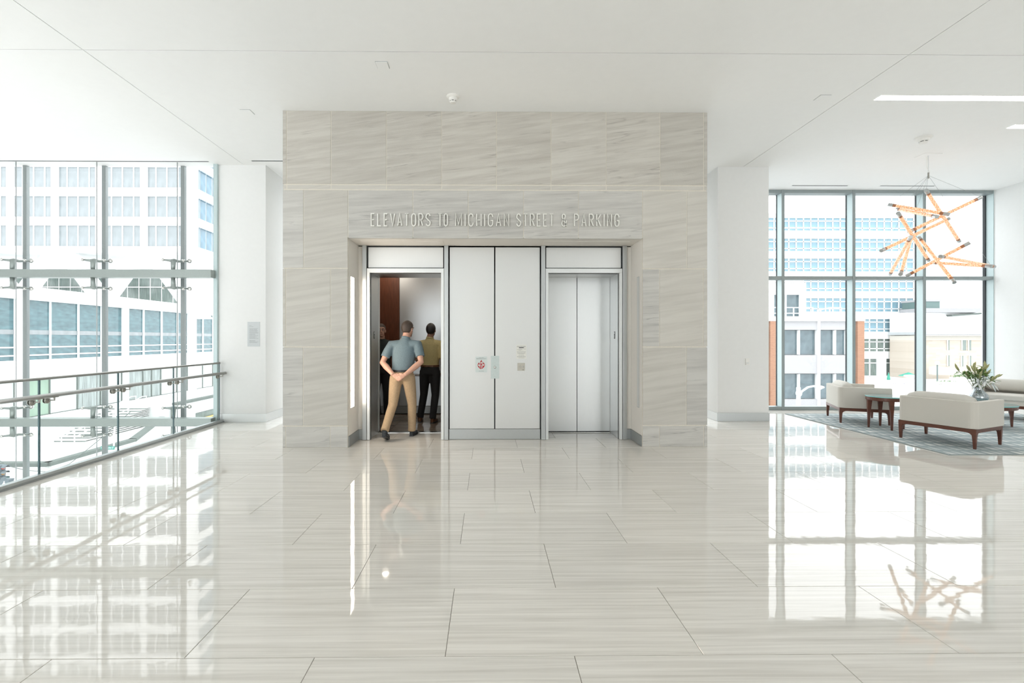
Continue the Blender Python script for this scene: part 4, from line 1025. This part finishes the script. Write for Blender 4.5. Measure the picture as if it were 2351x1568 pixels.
pb = empty('walk_signal', tuple(ps), 'square pedestrian signal box with a white walking figure', 'pedestrian signal')
MB().prism([(ps.x - .24, 25.6, ps.z - .24), (ps.x + .12, 25.6, ps.z - .24), (ps.x + .26, 25.6, ps.z + .24), (ps.x - .24, 25.6, ps.z + .24)], (0, .3, 0)).build('housing', M_HOUS, pb)
g = MB().ball((ps.x + .01, 25.59, ps.z + .13), (.03, .008, .03), 10)
for a, b in (((0, .09), (-.01, -.02)), ((-.01, -.02), (-.08, -.15)), ((-.01, -.02), (.06, -.15)), ((0, .07), (-.07, -.01)), ((0, .07), (.07, .0))):
    g.cyl((ps.x + a[0], 25.59, ps.z + a[1]), (ps.x + b[0], 25.59, ps.z + b[1]), .017, seg=6)
g.build('walking_figure', emitter('walk_white', (1, 1, 1), 1.0), pb)
MB().cyl((tp.x - .45, 26.0, ps.z), (ps.x - .2, 25.75, ps.z), .03, seg=6).build('mount_arm', M_ALUD, pb)
wc = [at(-30, 1040, 27), at(20, 1070, 27), at(60, 1080, 27), at(110, 1083, 27), at(160, 1065, 27), at(230, 1008, 27), at(300, 945, 27)]
MB().tube(wc, .02, 5).build('overhead_wire', M_CAPG, None, label='thin sagging overhead wire above the street', cat='wire')

# ================================================================== OUTSIDE, RIGHT
M_PCYAN = mat('sky_blue_pane', (0.145, 0.245, 0.295), 0.08, vary=0.22, scale=.12)
M_PDK = mat('dark_office_pane', (0.085, 0.12, 0.135), 0.08, vary=0.25, scale=.35)
M_PEB = mat('pebble_panel', (0.34, 0.34, 0.35), 0.9, vary=0.22, scale=7, bump=.3)
def brick_mat(name, c1, c2, mo, scale, bw, rh):
    m, nt, b = _nt(name); N = nt.nodes.new; L = nt.links.new
    tc = N('ShaderNodeTexCoord'); mp = N('ShaderNodeMapping'); mp.inputs['Rotation'].default_value = (PI / 2, 0, 0); L(tc.outputs['Object'], mp.inputs['Vector'])
    br = N('ShaderNodeTexBrick'); br.inputs['Color1'].default_value = (*c1, 1); br.inputs['Color2'].default_value = (*c2, 1); br.inputs['Mortar'].default_value = (*mo, 1)
    br.inputs['Scale'].default_value = scale; br.inputs['Brick Width'].default_value = bw; br.inputs['Row Height'].default_value = rh; br.inputs['Mortar Size'].default_value = .01
    L(mp.outputs[0], br.inputs['Vector']); L(br.outputs['Color'], b.inputs['Base Color']); b.inputs['Roughness'].default_value = .9
    return m
M_BRICK = brick_mat('orange_brick', (.30, .15, .085), (.255, .12, .07), (.36, .29, .24), 2.2, .5, .17)
M_ASH = brick_mat('cream_ashlar', (.48, .43, .37), (.43, .37, .31), (.46, .42, .37), 1.0, 1.3, .32)
YB1 = 88.0
b1 = empty('office_block', (PX(1930, YB1), YB1, -6.5), 'long white office block with blue ribbon windows', 'building')
xr1 = PX(2102, YB1); xl1 = PX(1690, YB1)
bands = [(498, 528), (546, 575), (592, 622), (638, 668), (684, 715), (732, 761.5), (778, 807)]
zp = PZ(488, YB1)
for k, (y0, y1) in enumerate(bands + [(824, 874)]):
    zt, zb = PZ(y0, YB1), PZ(y1, YB1)
    box('spandrel', M_CONC, xl1, xr1 + .3, YB1, YB1 + .6, zt, zp, b1); zp = zb
    if k == 7: break
    px = 2100.0
    n = 0
    while px > (1700 if k < 3 else 1860):
        box('window_pane', M_PCYAN if k < 6 else M_PGRN, PX(px - 16.9, YB1) + .06, PX(px, YB1) - .06, YB1 + .3, YB1 + .36, zb, zt, b1); px -= 16.9; n += 1
    g = MB()
    for j in range(n + 1): q = PX(2100 - 16.9 * j, YB1); g.box(q - .09, q + .09, YB1 + .2, YB1 + .4, zb, zt)
    for f_ in (.24, .78): z = zt + (zb - zt) * f_; g.box(PX(px, YB1), xr1, YB1 + .2, YB1 + .4, z - .08, z + .08)
    g.build('window_bars', M_CONC, b1, kind='stuff')
box('spandrel', M_CONC, xl1, xr1 + .3, YB1, YB1 + .6, PZ(880, YB1), zp, b1)
zt, zb = PZ(824, YB1), PZ(873, YB1)
for a, b in ((1955, 2016), (2035, 2097.5)):
    px = b
    while px > a + 4:
        q = max(px - 16.9, a); box('window_pane', M_PGRN, PX(q, YB1) + .06, PX(px, YB1) - .06, YB1 + .3, YB1 + .36, zb, zt, b1); px = q
    g = MB(); px = b
    while px > a - 1: q = PX(px, YB1); g.box(q - .09, q + .09, YB1 + .2, YB1 + .4, zb, zt); px -= 16.9
    for f_ in (.2, .82): z = zt + (zb - zt) * f_; g.box(PX(a, YB1), PX(b, YB1), YB1 + .2, YB1 + .4, z - .08, z + .08)
    g.build('window_bars', M_CONC, b1, kind='stuff')
for a, b in ((1700, 1955), (2016, 2035), (2097.5, 2103)): box('ground_pier', M_CONC, PX(a, YB1), PX(b, YB1), YB1, YB1 + .6, zb, zt, b1)
box('block_mass', M_CONC, xl1, xr1, YB1 + .5, YB1 + 18, PZ(880, YB1), PZ(490, YB1), b1)

YB2 = 45.0
b2 = empty('brick_office', (PX(1880, YB2), YB2, -9), 'low office with orange brick piers and pebbled panels', 'building')
B = lambda n, m, a, b, y0, y1, d0, d1: box(n, m, PX(a, YB2), PX(b, YB2), YB2 + d0, YB2 + d1, PZ(y1, YB2), PZ(y0, YB2), b2)
B('office_mass', M_CONC, 1600, 1979, 734, 1000, .5, 14)
for a, b in ((1765, 1781.5), (1964.5, 1980), (1590, 1606)): B('brick_pier', M_BRICK, a, b, 736, 1010, -.25, .5)
for a, b in ((1606, 1765), (1781.5, 1877.5), (1880.5, 1964.5)):
    for y0, y1 in ((737, 757), (815.5, 858), (917.5, 945)): B('pebble_panel', M_PEB, a, b, y0, y1, 0, .45)
B('pilaster', M_CONC, 1876.5, 1881.5, 735, 1000, -.12, .5)
for y0, y1 in ((758, 814.5), (859.5, 916.5), (946, 1000)):
    for a, b in ((1640, 1676), (1680, 1716), (1720, 1762), (1782, 1796), (1799.5, 1833.5), (1838, 1874.5), (1882.5, 1916.5), (1921, 1943.5), (1947, 1964)):
        B('window_pane', M_PDK, a, b, y0, y1, .3, .36)
    for q in (1678, 1718, 1797.7, 1835.7, 1918.7, 1945.2): B('window_bar', M_CONC, q - 1.9, q + 1.9, y0, y1, .05, .4)
B('roof_edge', M_CONC, 1590, 1981, 731, 737, -.3, .5)
B('roof_room', M_CONC, 1640, 1875, 643, 672, 1.5, 12); B('roof_room', M_CONC, 1640, 1875, 724.5, 731, 1.5, 12)
for a, b in ((1640, 1700), (1780, 1799), (1825.3, 1828.7), (1863.5, 1875)): B('roof_room', M_CONC, a, b, 672, 724.5, 1.5, 2)
for a, b in ((1700, 1738), (1742, 1780), (1799, 1825.3), (1828.7, 1863.5)): B('roof_window', M_PDK, a, b, 672, 724.5, 1.9, 1.95)
B('roof_mass', M_CONC, 1640, 1874, 673, 724, 2.4, 12)
B('roof_terrace_wall', M_CONC, 1875, 1981, 716, 731, .0, .3)
g = MB()
for yy in (706, 719): a_, b_ = at(1720, yy, YB2 + .9), at(1866, yy, YB2 + .9); g.box(a_.x, b_.x, YB2 + .87, YB2 + .93, a_.z - .04, a_.z + .04)
for q in (1755, 1822, 1866): a_ = at(q, 706, YB2 + .9); g.box(a_.x - .04, a_.x + .04, YB2 + .87, YB2 + .93, PZ(731, YB2), a_.z)
g.build('roof_railing', M_CONC, b2)
g = MB().tube([at(1876, 713, YB2 + .2), at(1905, 706.5, YB2 + .2), at(1931, 706.5, YB2 + .2), at(1931, 716, YB2 + .2)], .05, 6)
for q in (1884, 1905, 1912): g.cyl(at(q, 709, YB2 + .2), at(q, 718, YB2 + .2), .06, seg=6)
g.build('roof_handrail', M_CONC, b2)
d_ = MB()
for k in range(30):
    a_ = at(1768 + k * 4.2, 649, YB2 + 1.49)
    if a_.x < PX(1874, YB2): d_.box(a_.x - .03, a_.x + .03, YB2 + 1.47, YB2 + 1.5, a_.z - .03, a_.z + .03)
d_.build('rivet_dots', M_CAPG, b2, kind='stuff')

YB3 = 82.0
b3 = empty('stone_hall', (PX(2220, YB3), YB3, -6), 'cream stone hall with white stepped roofs and slit windows', 'building')
C = lambda n, m, a, b, y0, y1, d0, d1: box(n, m, PX(a, YB3), PX(b, YB3), YB3 + d0, YB3 + d1, PZ(y1, YB3), PZ(y0, YB3), b3)
C('stone_wall', M_ASH, 2104, 2480, 781, 890, 0, 5.5); C('frieze_band', mat('pale_frieze', (.50, .47, .42), .8), 2104, 2480, 770, 781, -.1, 5.5)
C('eave_gutter', mat('eave_metal', (.36, .38, .39), .5), 2100, 2480, 762, 768.5, -1.4, 5.5)
C('roof_wall', M_CONC, 2104, 2480, 716, 762, 2, 5.5); C('roof_fascia', mat('fascia_grey', (.30, .30, .31), .7), 2129, 2263, 706, 716, .8, 5.5)
C('louvre_box', mat('green_louvre', (.085, .14, .135), .6, vary=.2, scale=2, stretch=(.2, .2, 8)), 2131, 2173, 690, 707, 1.2, 5.2); C('louvre_cap', MATS['fascia_grey'], 2130, 2174, 685, 690, 1.1, 5.4)
MB().prism([at(2184, 722.5, YB3 + 1), at(2264, 717, YB3 + 1), at(2264, 720.5, YB3 + 1), at(2187, 726, YB3 + 1)], (0, 1, 0)).build('second_fascia', M_CAPG, b3)
for a, b, y0, y1 in ((2176, 2179.5, 781, 804), (2209, 2217.5, 781, 804.5), (2224, 2229, 781, 804.5), (2262, 2264.5, 781, 807), (2176, 2179.5, 816, 841), (2207.5, 2211, 817, 842), (2225.5, 2229.5, 817, 841), (2261.5, 2265, 818, 840), (2300, 2306, 781, 805), (2300, 2306, 817, 842)):
    C('slit_window', M_PGRN, a, b, y0, y1, -.06, .2); C('slit_reveal', MATS['pale_frieze'], a - 3.2, a, y0, y1, -.1, .1)
box('floor_terrace', M_PAVE, PX(1900, 70), PX(2600, 70), 70, 110, -9, -5.45, label='white terrace before the stone hall', cat='terrace', kind='structure')
box('wall_terrace', M_CONC, PX(1900, 69.6), PX(2600, 69.6), 69.6, 70, -9, -5.3, label='long white retaining wall under the terrace', cat='retaining wall', kind='structure')
rw = empty('ramp_wall', (PX(2190, 79), 79, -5.45), 'beige sloping ramp wall before the stone hall', 'ramp wall')
MB().prism([at(2140, 841, 79), at(2162, 841.5, 79), at(2215, 851, 79), at(2215, 863, 79), at(2140, 860, 79)], (0, .6, 0)).build('ramp_face', mat('ramp_concrete', (.46, .44, .40), .8), rw)
pw = at(2152, 868, 78); gl = empty('globe_lamp', (pw.x, 78, -5.45), 'post lamp with a white globe before the ramp', 'street lamp')
MB().cyl((pw.x, 78, -5.45), (pw.x, 78, PZ(838, 78)), .09, seg=8).build('post', mat('green_post', (.10, .14, .14), .5), gl)
MB().ball((pw.x, 78, PZ(833.5, 78)), .33, 14).build('globe', M_CONC, gl, smooth=True)
M_BUSH = mat('shrub_green', (.16, .24, .12), .9, vary=.4, scale=5); M_LAV = mat('lavender_grey', (.33, .33, .40), .9, vary=.3, scale=5)
rb = random.Random(3)
for k, (a, b, py, Y, hh, m, lab) in enumerate(((2183, 2240, 866, 77, .75, M_BUSH, 'broad green shrub by the ramp'), (2152, 2175, 877, 73.5, .4, M_BUSH, 'small green shrub in the terrace bed below the globe lamp'), (2176, 2190, 877, 73.5, .45, M_BUSH, 'small round shrub right of the globe lamp'), (2183, 2218, 886, 70.6, .35, M_BUSH, 'low green shrub on the terrace edge'), (2153, 2164, 884, 70.6, .3, M_BUSH, 'tiny green tuft on the terrace edge'), (2045, 2078, 882, 70.7, .35, M_LAV, 'grey lavender tuft below the umbrellas'), (1985, 2030, 880, 70.9, .25, M_LAV, 'grey lavender strip beside the brick pier'))):
    p0, p1 = at(a, py, Y), at(b, py, Y); sh = MB(); n = max(4, int((p1.x - p0.x) / .22))
    for q in range(n * 5):
        t = rb.random(); x = p0.x + (p1.x - p0.x) * t; y = Y + rb.uniform(-.4, .4); r = hh * rb.uniform(.18, .42); env = math.sqrt(max(0.05, 1 - (2 * t - 1) ** 2))
        dd = Vector((rb.uniform(-1, 1), rb.uniform(-1, 1), rb.uniform(.2, 1.4))).normalized() * r * 1.4; base = Vector((x, y, p0.z + hh * .4 * env * rb.random()))
        s_ = dd.cross(Vector((rb.uniform(-1, 1), rb.uniform(-1, 1), .2))).normalized() * r * .35
        sh.rings([[base - s_, base + s_ * .2 + Vector((0, .03, 0)), base + s_], [base + dd - s_ * .3, base + dd + Vector((0, .02, 0)), base + dd + s_ * .3]])
    t = empty('terrace_shrub', ((p0.x + p1.x) / 2, Y, -5.45), lab, 'shrub', 'shrubs along the terrace')
    sh.build('foliage', m, t)
    MB().box(p0.x, p1.x, Y - .25, Y + .25, -5.45, p0.z + .03).build('planting_bed', M_PAVE, t)
M_UMB = mat('umbrella_green', (.03, .24, .17), .7)
p = at(2040, 875, 76); u = empty('closed_umbrella', (p.x, 76, -5.45), 'closed green terrace umbrella', 'umbrella')
MB().cyl((p.x, 76, -5.45), (p.x, 76, PZ(856, 76)), .03, seg=6).build('pole', M_CONC, u)
MB().lathe([(.22, PZ(873, 76)), (.24, PZ(870, 76)), (.12, PZ(861, 76)), (.03, PZ(856.5, 76))], (p.x, 76, 0), (0, 0, 1), 10).build('folded_canopy', M_UMB, u)
p = at(2086, 870, 75); u = empty('open_umbrella', (p.x, 75, -5.45), 'open green terrace umbrella', 'umbrella')
MB().cyl((p.x, 75, -5.45), (p.x, 75, PZ(856, 75)), .03, seg=6).build('pole', M_CONC, u)
MB().lathe([(1.28, PZ(864, 75)), (1.2, PZ(863, 75)), (.05, PZ(855.5, 75))], (p.x, 75, 0), (0, 0, 1), 8).build('canopy', M_UMB, u)
p = at(2091.5, 864, 60); u = empty('white_street_lamp', (p.x, 60, -9), 'white flat headed street lamp before the terrace', 'street lamp')
MB().cyl((p.x, 60, -9), (p.x, 60, p.z), .1, seg=8).build('post', M_CONC, u); MB().lathe([(.2, -.3), (.75, .0), (.7, .12), (.2, .2)], (p.x, 60, p.z), (0, 0, 1), 14).build('lamp_head', M_CONC, u)
# street light with a curved arm
YL = 20.0; p = at(1833, 905, YL); sl = empty('cobra_street_light', (p.x, YL, -9), 'grey street light with a curved arm outside the window', 'street light')
M_SL = mat('galvanised', (.42, .44, .45), .5, .3)
MB().cyl((p.x, YL, -9), (p.x, YL, PZ(890, YL)), .085, seg=12).build('post', M_SL, sl, smooth=True)
MB().tube([at(1834, 906, YL), at(1843, 897, YL), at(1855, 889, YL), at(1868, 886.5, YL), at(1874, 887, YL)], .045, 8).build('arm', M_SL, sl, smooth=True)
c = at(1881, 889, YL); MB().ball(c, (.22, .12, .075), 14).build('lamp_head', M_SL, sl, smooth=True); MB().ball(c - Vector((.03, 0, .05)), (.15, .09, .06), 12).build('lens', mat('lamp_lens', (.55, .56, .54), .2), sl, smooth=True)
MB().ball(at(1834, 903, YL), (.13, .11, .16), 10).build('clamp', M_SL, sl)

# ================================================================== PEOPLE
M_SKIN = mat('skin', (0.56, 0.32, 0.235), 0.55, vary=0.06, scale=12)
M_SKIN2 = mat('skin_tan', (0.42, 0.235, 0.165), 0.55, vary=0.06, scale=12)
M_HAIR = mat('brown_hair', (0.055, 0.038, 0.03), 0.6, vary=0.3, scale=40)
M_HAIRK = mat('black_hair', (0.014, 0.012, 0.012), 0.5, vary=0.3, scale=40)
M_EYE = mat('eye_white', (0.75, 0.74, 0.72), 0.3); M_IRIS = mat('iris', (0.03, 0.02, 0.015), 0.3)
def remesh(o, v, it=4):
    r = o.modifiers.new('remesh', 'REMESH'); r.mode = 'VOXEL'; r.voxel_size = v; r.use_smooth_shade = True
    s = o.modifiers.new('smooth', 'SMOOTH'); s.factor = 0.5; s.iterations = it
def lerp(a, b, t): return Vector(a).lerp(Vector(b), t)
def person(loc, facing, J, mats, label, sleeve=0.55, lean=(0, 0)):
    """J: joints in the local frame (faces +y, x to its right); mats: shirt, trousers, shoe, hair, skin, belt"""
    P = empty('person', (0, 0, 0), label, 'person')
    ms, mt, mo, mh, mk, mbelt = mats
    hc = Vector(J['head']); hr = Euler((J.get('nod', 0), 0, J.get('turn', 0))).to_matrix(); nk = Vector(J['neck']); pv = Vector(J['pelvis']); ch = Vector(J['chest'])
    b = MB(); X = (1, 0, 0)
    # head: skull, jaw, nose, lips, ears, neck
    H = lambda x, y, z: hc + hr @ Vector((x, y, z))
    b.ball(H(0, -.008, .025), (.076, .098, .098), 18, hr); b.ball(H(0, .022, -.045), (.058, .072, .075), 16, hr)
    b.tube([H(0, .086, .02), H(0, .104, -.012), H(0, .112, -.022), H(0, .092, -.032)], [.008, .013, .016, .008], 8)
    b.ball(H(0, .088, -.058), (.024, .012, .010), 10, hr); b.ball(H(0, .078, -.092), (.026, .02, .018), 10, hr)
    for sx in (-1, 1):
        b.ball(H(sx * .078, -.005, -.005), (.012, .020, .034), 10, hr); b.ball(H(sx * .030, .082, .030), (.022, .012, .008), 8, hr)
    b.tube([H(0, -.02, -.06), nk.lerp(hc, .45), nk + Vector((0, 0, -.02))], [(.055, .058), (.056, .058), (.072, .066)], 14, side=X)
    # trunk and legs under the clothes keep the body in one piece
    b.tube([nk, ch + Vector((0, 0, .08)), ch, lerp(ch, pv, .6), pv], [(.07, .06), (.15, .085), (.155, .095), (.13, .085), (.14, .095)], 16, side=X)
    for s in 'LR':
        b.tube([J['hip' + s], J['knee' + s], J['ank' + s]], [.075, .052, .040], 12)
        sh, el, wr = Vector(J['sho' + s]), Vector(J['elb' + s]), Vector(J['wri' + s])
        b.tube([lerp(sh, el, .12), lerp(sh, el, .5), el, lerp(el, wr, .35), wr], [.040, .051, .046, .047, .030], 12)
        # hand: palm, four fingers, thumb
        hd = Vector(J['hand' + s]); d = (hd - wr).normalized(); acr = Vector(J['acr' + s]).normalized(); acr = (acr - d * acr.dot(d)).normalized(); cu = d.cross(acr)
        if cu.dot(Vector(J['curl' + s])) < 0: cu = -cu
        b.tube([wr, wr + d * .035, wr + d * .085], [(.026, .018), (.038, .016), (.040, .013)], 10, side=acr)
        for k, (o, ln) in enumerate(((-.030, .062), (-.010, .076), (.010, .070), (.029, .054))):
            r0 = wr + d * .082 + acr * o; k1 = r0 + d * ln * .5 + cu * ln * .12; k2 = r0 + d * ln * .82 + cu * ln * .42; k3 = r0 + d * ln * .9 + cu * ln * .72
            b.tube([r0, k1, k2, k3], [.0095, .0088, .008, .006], 7)
        t0 = wr + d * .03 - acr * .032; b.tube([t0, t0 + d * .03 - acr * .022 + cu * .012, t0 + d * .062 - acr * .024 + cu * .028], [.013, .011, .008], 8)
    body = b.build('body', mk, P, local=True); remesh(body, .0065, 3)
    for sx in (-1, 1):
        e = MB().ball(H(sx * .030, .078, .016), .0125, 10).build('eye', M_EYE, P, smooth=True, local=True)
        MB().ball(H(sx * .030, .088, .016), .006, 8).build('iris', M_IRIS, P, smooth=True, local=True)
        MB().tube([H(sx * .014, .092, .036), H(sx * .03, .094, .041), H(sx * .048, .084, .036)], .0045, 6).build('eyebrow', mh, P, local=True)
    # hair cap
    hb = MB(); rr = []
    for j in range(13):
        el = PI / 2 - j * (PI / 2 + .85) / 12; ring = []
        for i in range(24):
            t = 2 * PI * i / 24; y = -math.cos(t)
            low = -.070 if y < -.25 else (-.070 + (y + .25) / .35 * .065 if y < .1 else (-.005 + (y - .1) / .5 * .07 if y < .6 else .072))
            a = max(el, math.asin(max(-1, min(1, (low - .025) / .112))))
            k = max(math.cos(a), .03) * (1.0 if el >= a - 1e-6 else .96)
            ring.append(H(math.sin(t) * .085 * k, -.012 + y * .108 * k, .025 + .112 * math.sin(a)))
        rr.append(ring)
    hb.rings(rr); hair = hb.build('hair', mh, P, smooth=True, local=True)
    # shirt
    s_ = MB(); hipz = pv.z
    wa = lerp(ch, pv, .72)
    s_.tube([nk + Vector((0, -.005, .015)), nk + Vector((0, -.005, -.015)), lerp(nk, ch, .45), ch, lerp(ch, pv, .45), wa, pv + Vector((0, 0, .035))],
            [(.064, .060), (.080, .072), (.165, .105), (.186, .122), (.172, .120), (.164, .116), (.170, .122)], 22, side=X)
    for s in 'LR':
        sh, el = Vector(J['sho' + s]), Vector(J['elb' + s]); inn = lerp(sh, lerp(nk, ch, .5), .45)
        s_.tube([lerp(nk, ch, .30), inn + Vector((0, 0, .0)), sh + Vector((0, 0, -.022)), lerp(sh, el, sleeve * .5), lerp(sh, el, sleeve)], [(.06, .055), (.078, .07), (.074, .07), (.068, .066), (.072, .069)], 14)
    sh_ = s_.build('shirt', ms, P, local=True); remesh(sh_, .011, 6)
    MB().lathe([(.064, 0), (.070, .002), (.066, .034), (.060, .034)], nk + Vector((0, -.004, -.008)), (hc - nk) + Vector((0, -.02, 0)), 18, cap=False).build('collar', ms, P, smooth=True, local=True)
    # trousers
    t_ = MB()
    t_.tube([pv + Vector((0, 0, .05)), pv, pv + Vector((0, 0, -.09))], [(.164, .118), (.172, .128), (.165, .125)], 20, side=X)
    for s in 'LR':
        h, k, a = Vector(J['hip' + s]), Vector(J['knee' + s]), Vector(J['ank' + s])
        t_.tube([h + Vector((0, 0, .03)), lerp(h, k, .15), lerp(h, k, .55), k, lerp(k, a, .35), lerp(k, a, .8), a + (a - k).normalized() * .015], [.095, .098, .086, .070, .067, .060, .062], 16)
    tr_ = t_.build('trousers', mt, P, local=True); remesh(tr_, .012, 5)
    MB().tube([pv + Vector((0, 0, .045)), pv + Vector((0, 0, .075))], [(.170, .124), (.168, .122)], 24, side=X).build('belt', mbelt, P, local=True)
    for s in 'LR':
        a, to = Vector(J['ank' + s]), Vector(J['toe' + s]); d = (to - a); f = Vector((d.x, d.y, d.z)); heel = Vector(J['heel' + s])
        n = MB(); m0 = lerp(heel, to, .35)
        n.tube([heel + Vector((0, 0, .035)) - (to - heel) * .02, lerp(heel, to, .12) + Vector((0, 0, .042)), lerp(heel, to, .4) + Vector((0, 0, .042)), lerp(heel, to, .75) + Vector((0, 0, .034)), to + Vector((0, 0, .026))], [(.026, .03), (.038, .042), (.042, .044), (.048, .034), (.03, .022)], 14, side=X)
        n.tube([lerp(heel, to, .25) + Vector((0, 0, .05)), a + Vector((0, 0, .01))], [.044, .042], 12)
        so = n.build('shoe', mo, P, local=True); remesh(so, .007, 4)
        MB().tube([heel + Vector((0, 0, .010)), lerp(heel, to, .3) + Vector((0, 0, .010)), lerp(heel, to, .75) + Vector((0, 0, .010)), to + Vector((0, 0, .010))], [(.036, .012), (.040, .012), (.050, .012), (.034, .011)], 12, side=X).build('shoe_sole', M_BLACK, P, local=True)
    P.location = loc; P.rotation_euler = (0, 0, math.atan2(-facing[0], facing[1]))
    return P
M_POLO = mat('slate_blue_polo', (0.14, 0.195, 0.225), 0.85, vary=0.08, scale=14, bump=.1)
M_KHAKI = mat('khaki_trousers', (0.42, 0.30, 0.185), 0.85, vary=0.08, scale=10, bump=.1)
M_YEL = mat('mustard_shirt', (0.58, 0.485, 0.24), 0.85, vary=0.07, scale=12, bump=.1)
M_BLK = mat('black_cloth', (0.016, 0.016, 0.018), 0.85, vary=0.1, scale=10)
M_GRN = mat('dark_green_cloth', (0.02, 0.032, 0.03), 0.85, vary=0.1, scale=10)
M_SHO = mat('charcoal_shoe', (0.03, 0.035, 0.04), 0.6); M_SHB = mat('brown_shoe', (0.13, 0.05, 0.02), 0.4)
J1 = dict(head=(.055, .10, 1.645), turn=-.5, nod=-.12, neck=(.03, .045, 1.50), chest=(.005, .035, 1.27), pelvis=(-.01, .0, .955),
          shoL=(-.185, .03, 1.425), elbL=(-.295, -.07, 1.14), wriL=(-.115, -.175, .965), handL=(.0, -.195, .90), acrL=(.3, -.2, -.9), curlL=(0, 1, 0),
          shoR=(.225, .02, 1.43), elbR=(.285, -.09, 1.15), wriR=(.065, -.20, .965), handR=(-.06, -.225, .895), acrR=(-.3, -.2, -.9), curlR=(0, 1, 0),
          hipL=(-.105, .0, .90), kneeL=(-.15, -.03, .50), ankL=(-.205, -.33, .17), heelL=(-.21, -.37, .075), toeL=(-.20, -.16, .0),
          hipR=(.085, .0, .90), kneeR=(.125, .075, .50), ankR=(.118, .10, .09), heelR=(.115, .055, .0), toeR=(.155, .31, .0))
person((-1.29, 7.20, 0.0), (0.0, 1.0), J1, (M_POLO, M_KHAKI, M_SHO, M_HAIR, M_SKIN, M_BLACK), 'person in blue polo and khakis walking into the lift, hands clasped behind', sleeve=.72)
J2 = dict(head=(.015, .03, 1.645), turn=-.15, nod=0, neck=(0, .0, 1.50), chest=(0, .0, 1.27), pelvis=(.0, .0, .955),
          shoL=(-.195, .0, 1.425), elbL=(-.24, .02, 1.13), wriL=(-.19, .20, 1.0), handL=(-.15, .28, 1.0), acrL=(0, 0, 1), curlL=(1, 0, 0),
          shoR=(.195, .0, 1.425), elbR=(.245, -.02, 1.12), wriR=(.22, .13, .92), handR=(.20, .20, .88), acrR=(0, 0, 1), curlR=(-1, 0, 0),
          hipL=(-.09, .0, .90), kneeL=(-.125, .06, .49), ankL=(-.175, .0, .10), heelL=(-.18, -.045, .0), toeL=(-.21, .20, .0),
          hipR=(.09, .0, .90), kneeR=(.095, .02, .49), ankR=(.06, -.05, .09), heelR=(.055, -.095, .0), toeR=(.09, .16, .0))
person((-1.035, 8.45, 0.003), (0.10, 1.0), J2, (M_YEL, M_BLK, M_SHB, M_HAIRK, M_SKIN2, M_SHB), 'person in mustard shirt and black trousers standing in the lift', sleeve=.9)
J3 = dict(J2); J3.update(ankL=(-.10, -.03, .09), heelL=(-.10, -.07, .0), toeL=(-.13, .18, .0), kneeL=(-.10, .02, .49), turn=0.1, head=(0, .03, 1.645),
          wriL=(-.25, .06, .88), handL=(-.25, .09, .80), acrL=(0, 1, 0), wriR=(.25, .06, .88), handR=(.25, .09, .80), acrR=(0, 1, 0))
person((-1.98, 8.80, 0.003), (0.15, -1.0), J3, (M_GRN, M_BLK, M_SHO, M_HAIR, M_SKIN, M_BLACK), 'person in dark clothes half hidden behind the lift door edge', sleeve=.55)
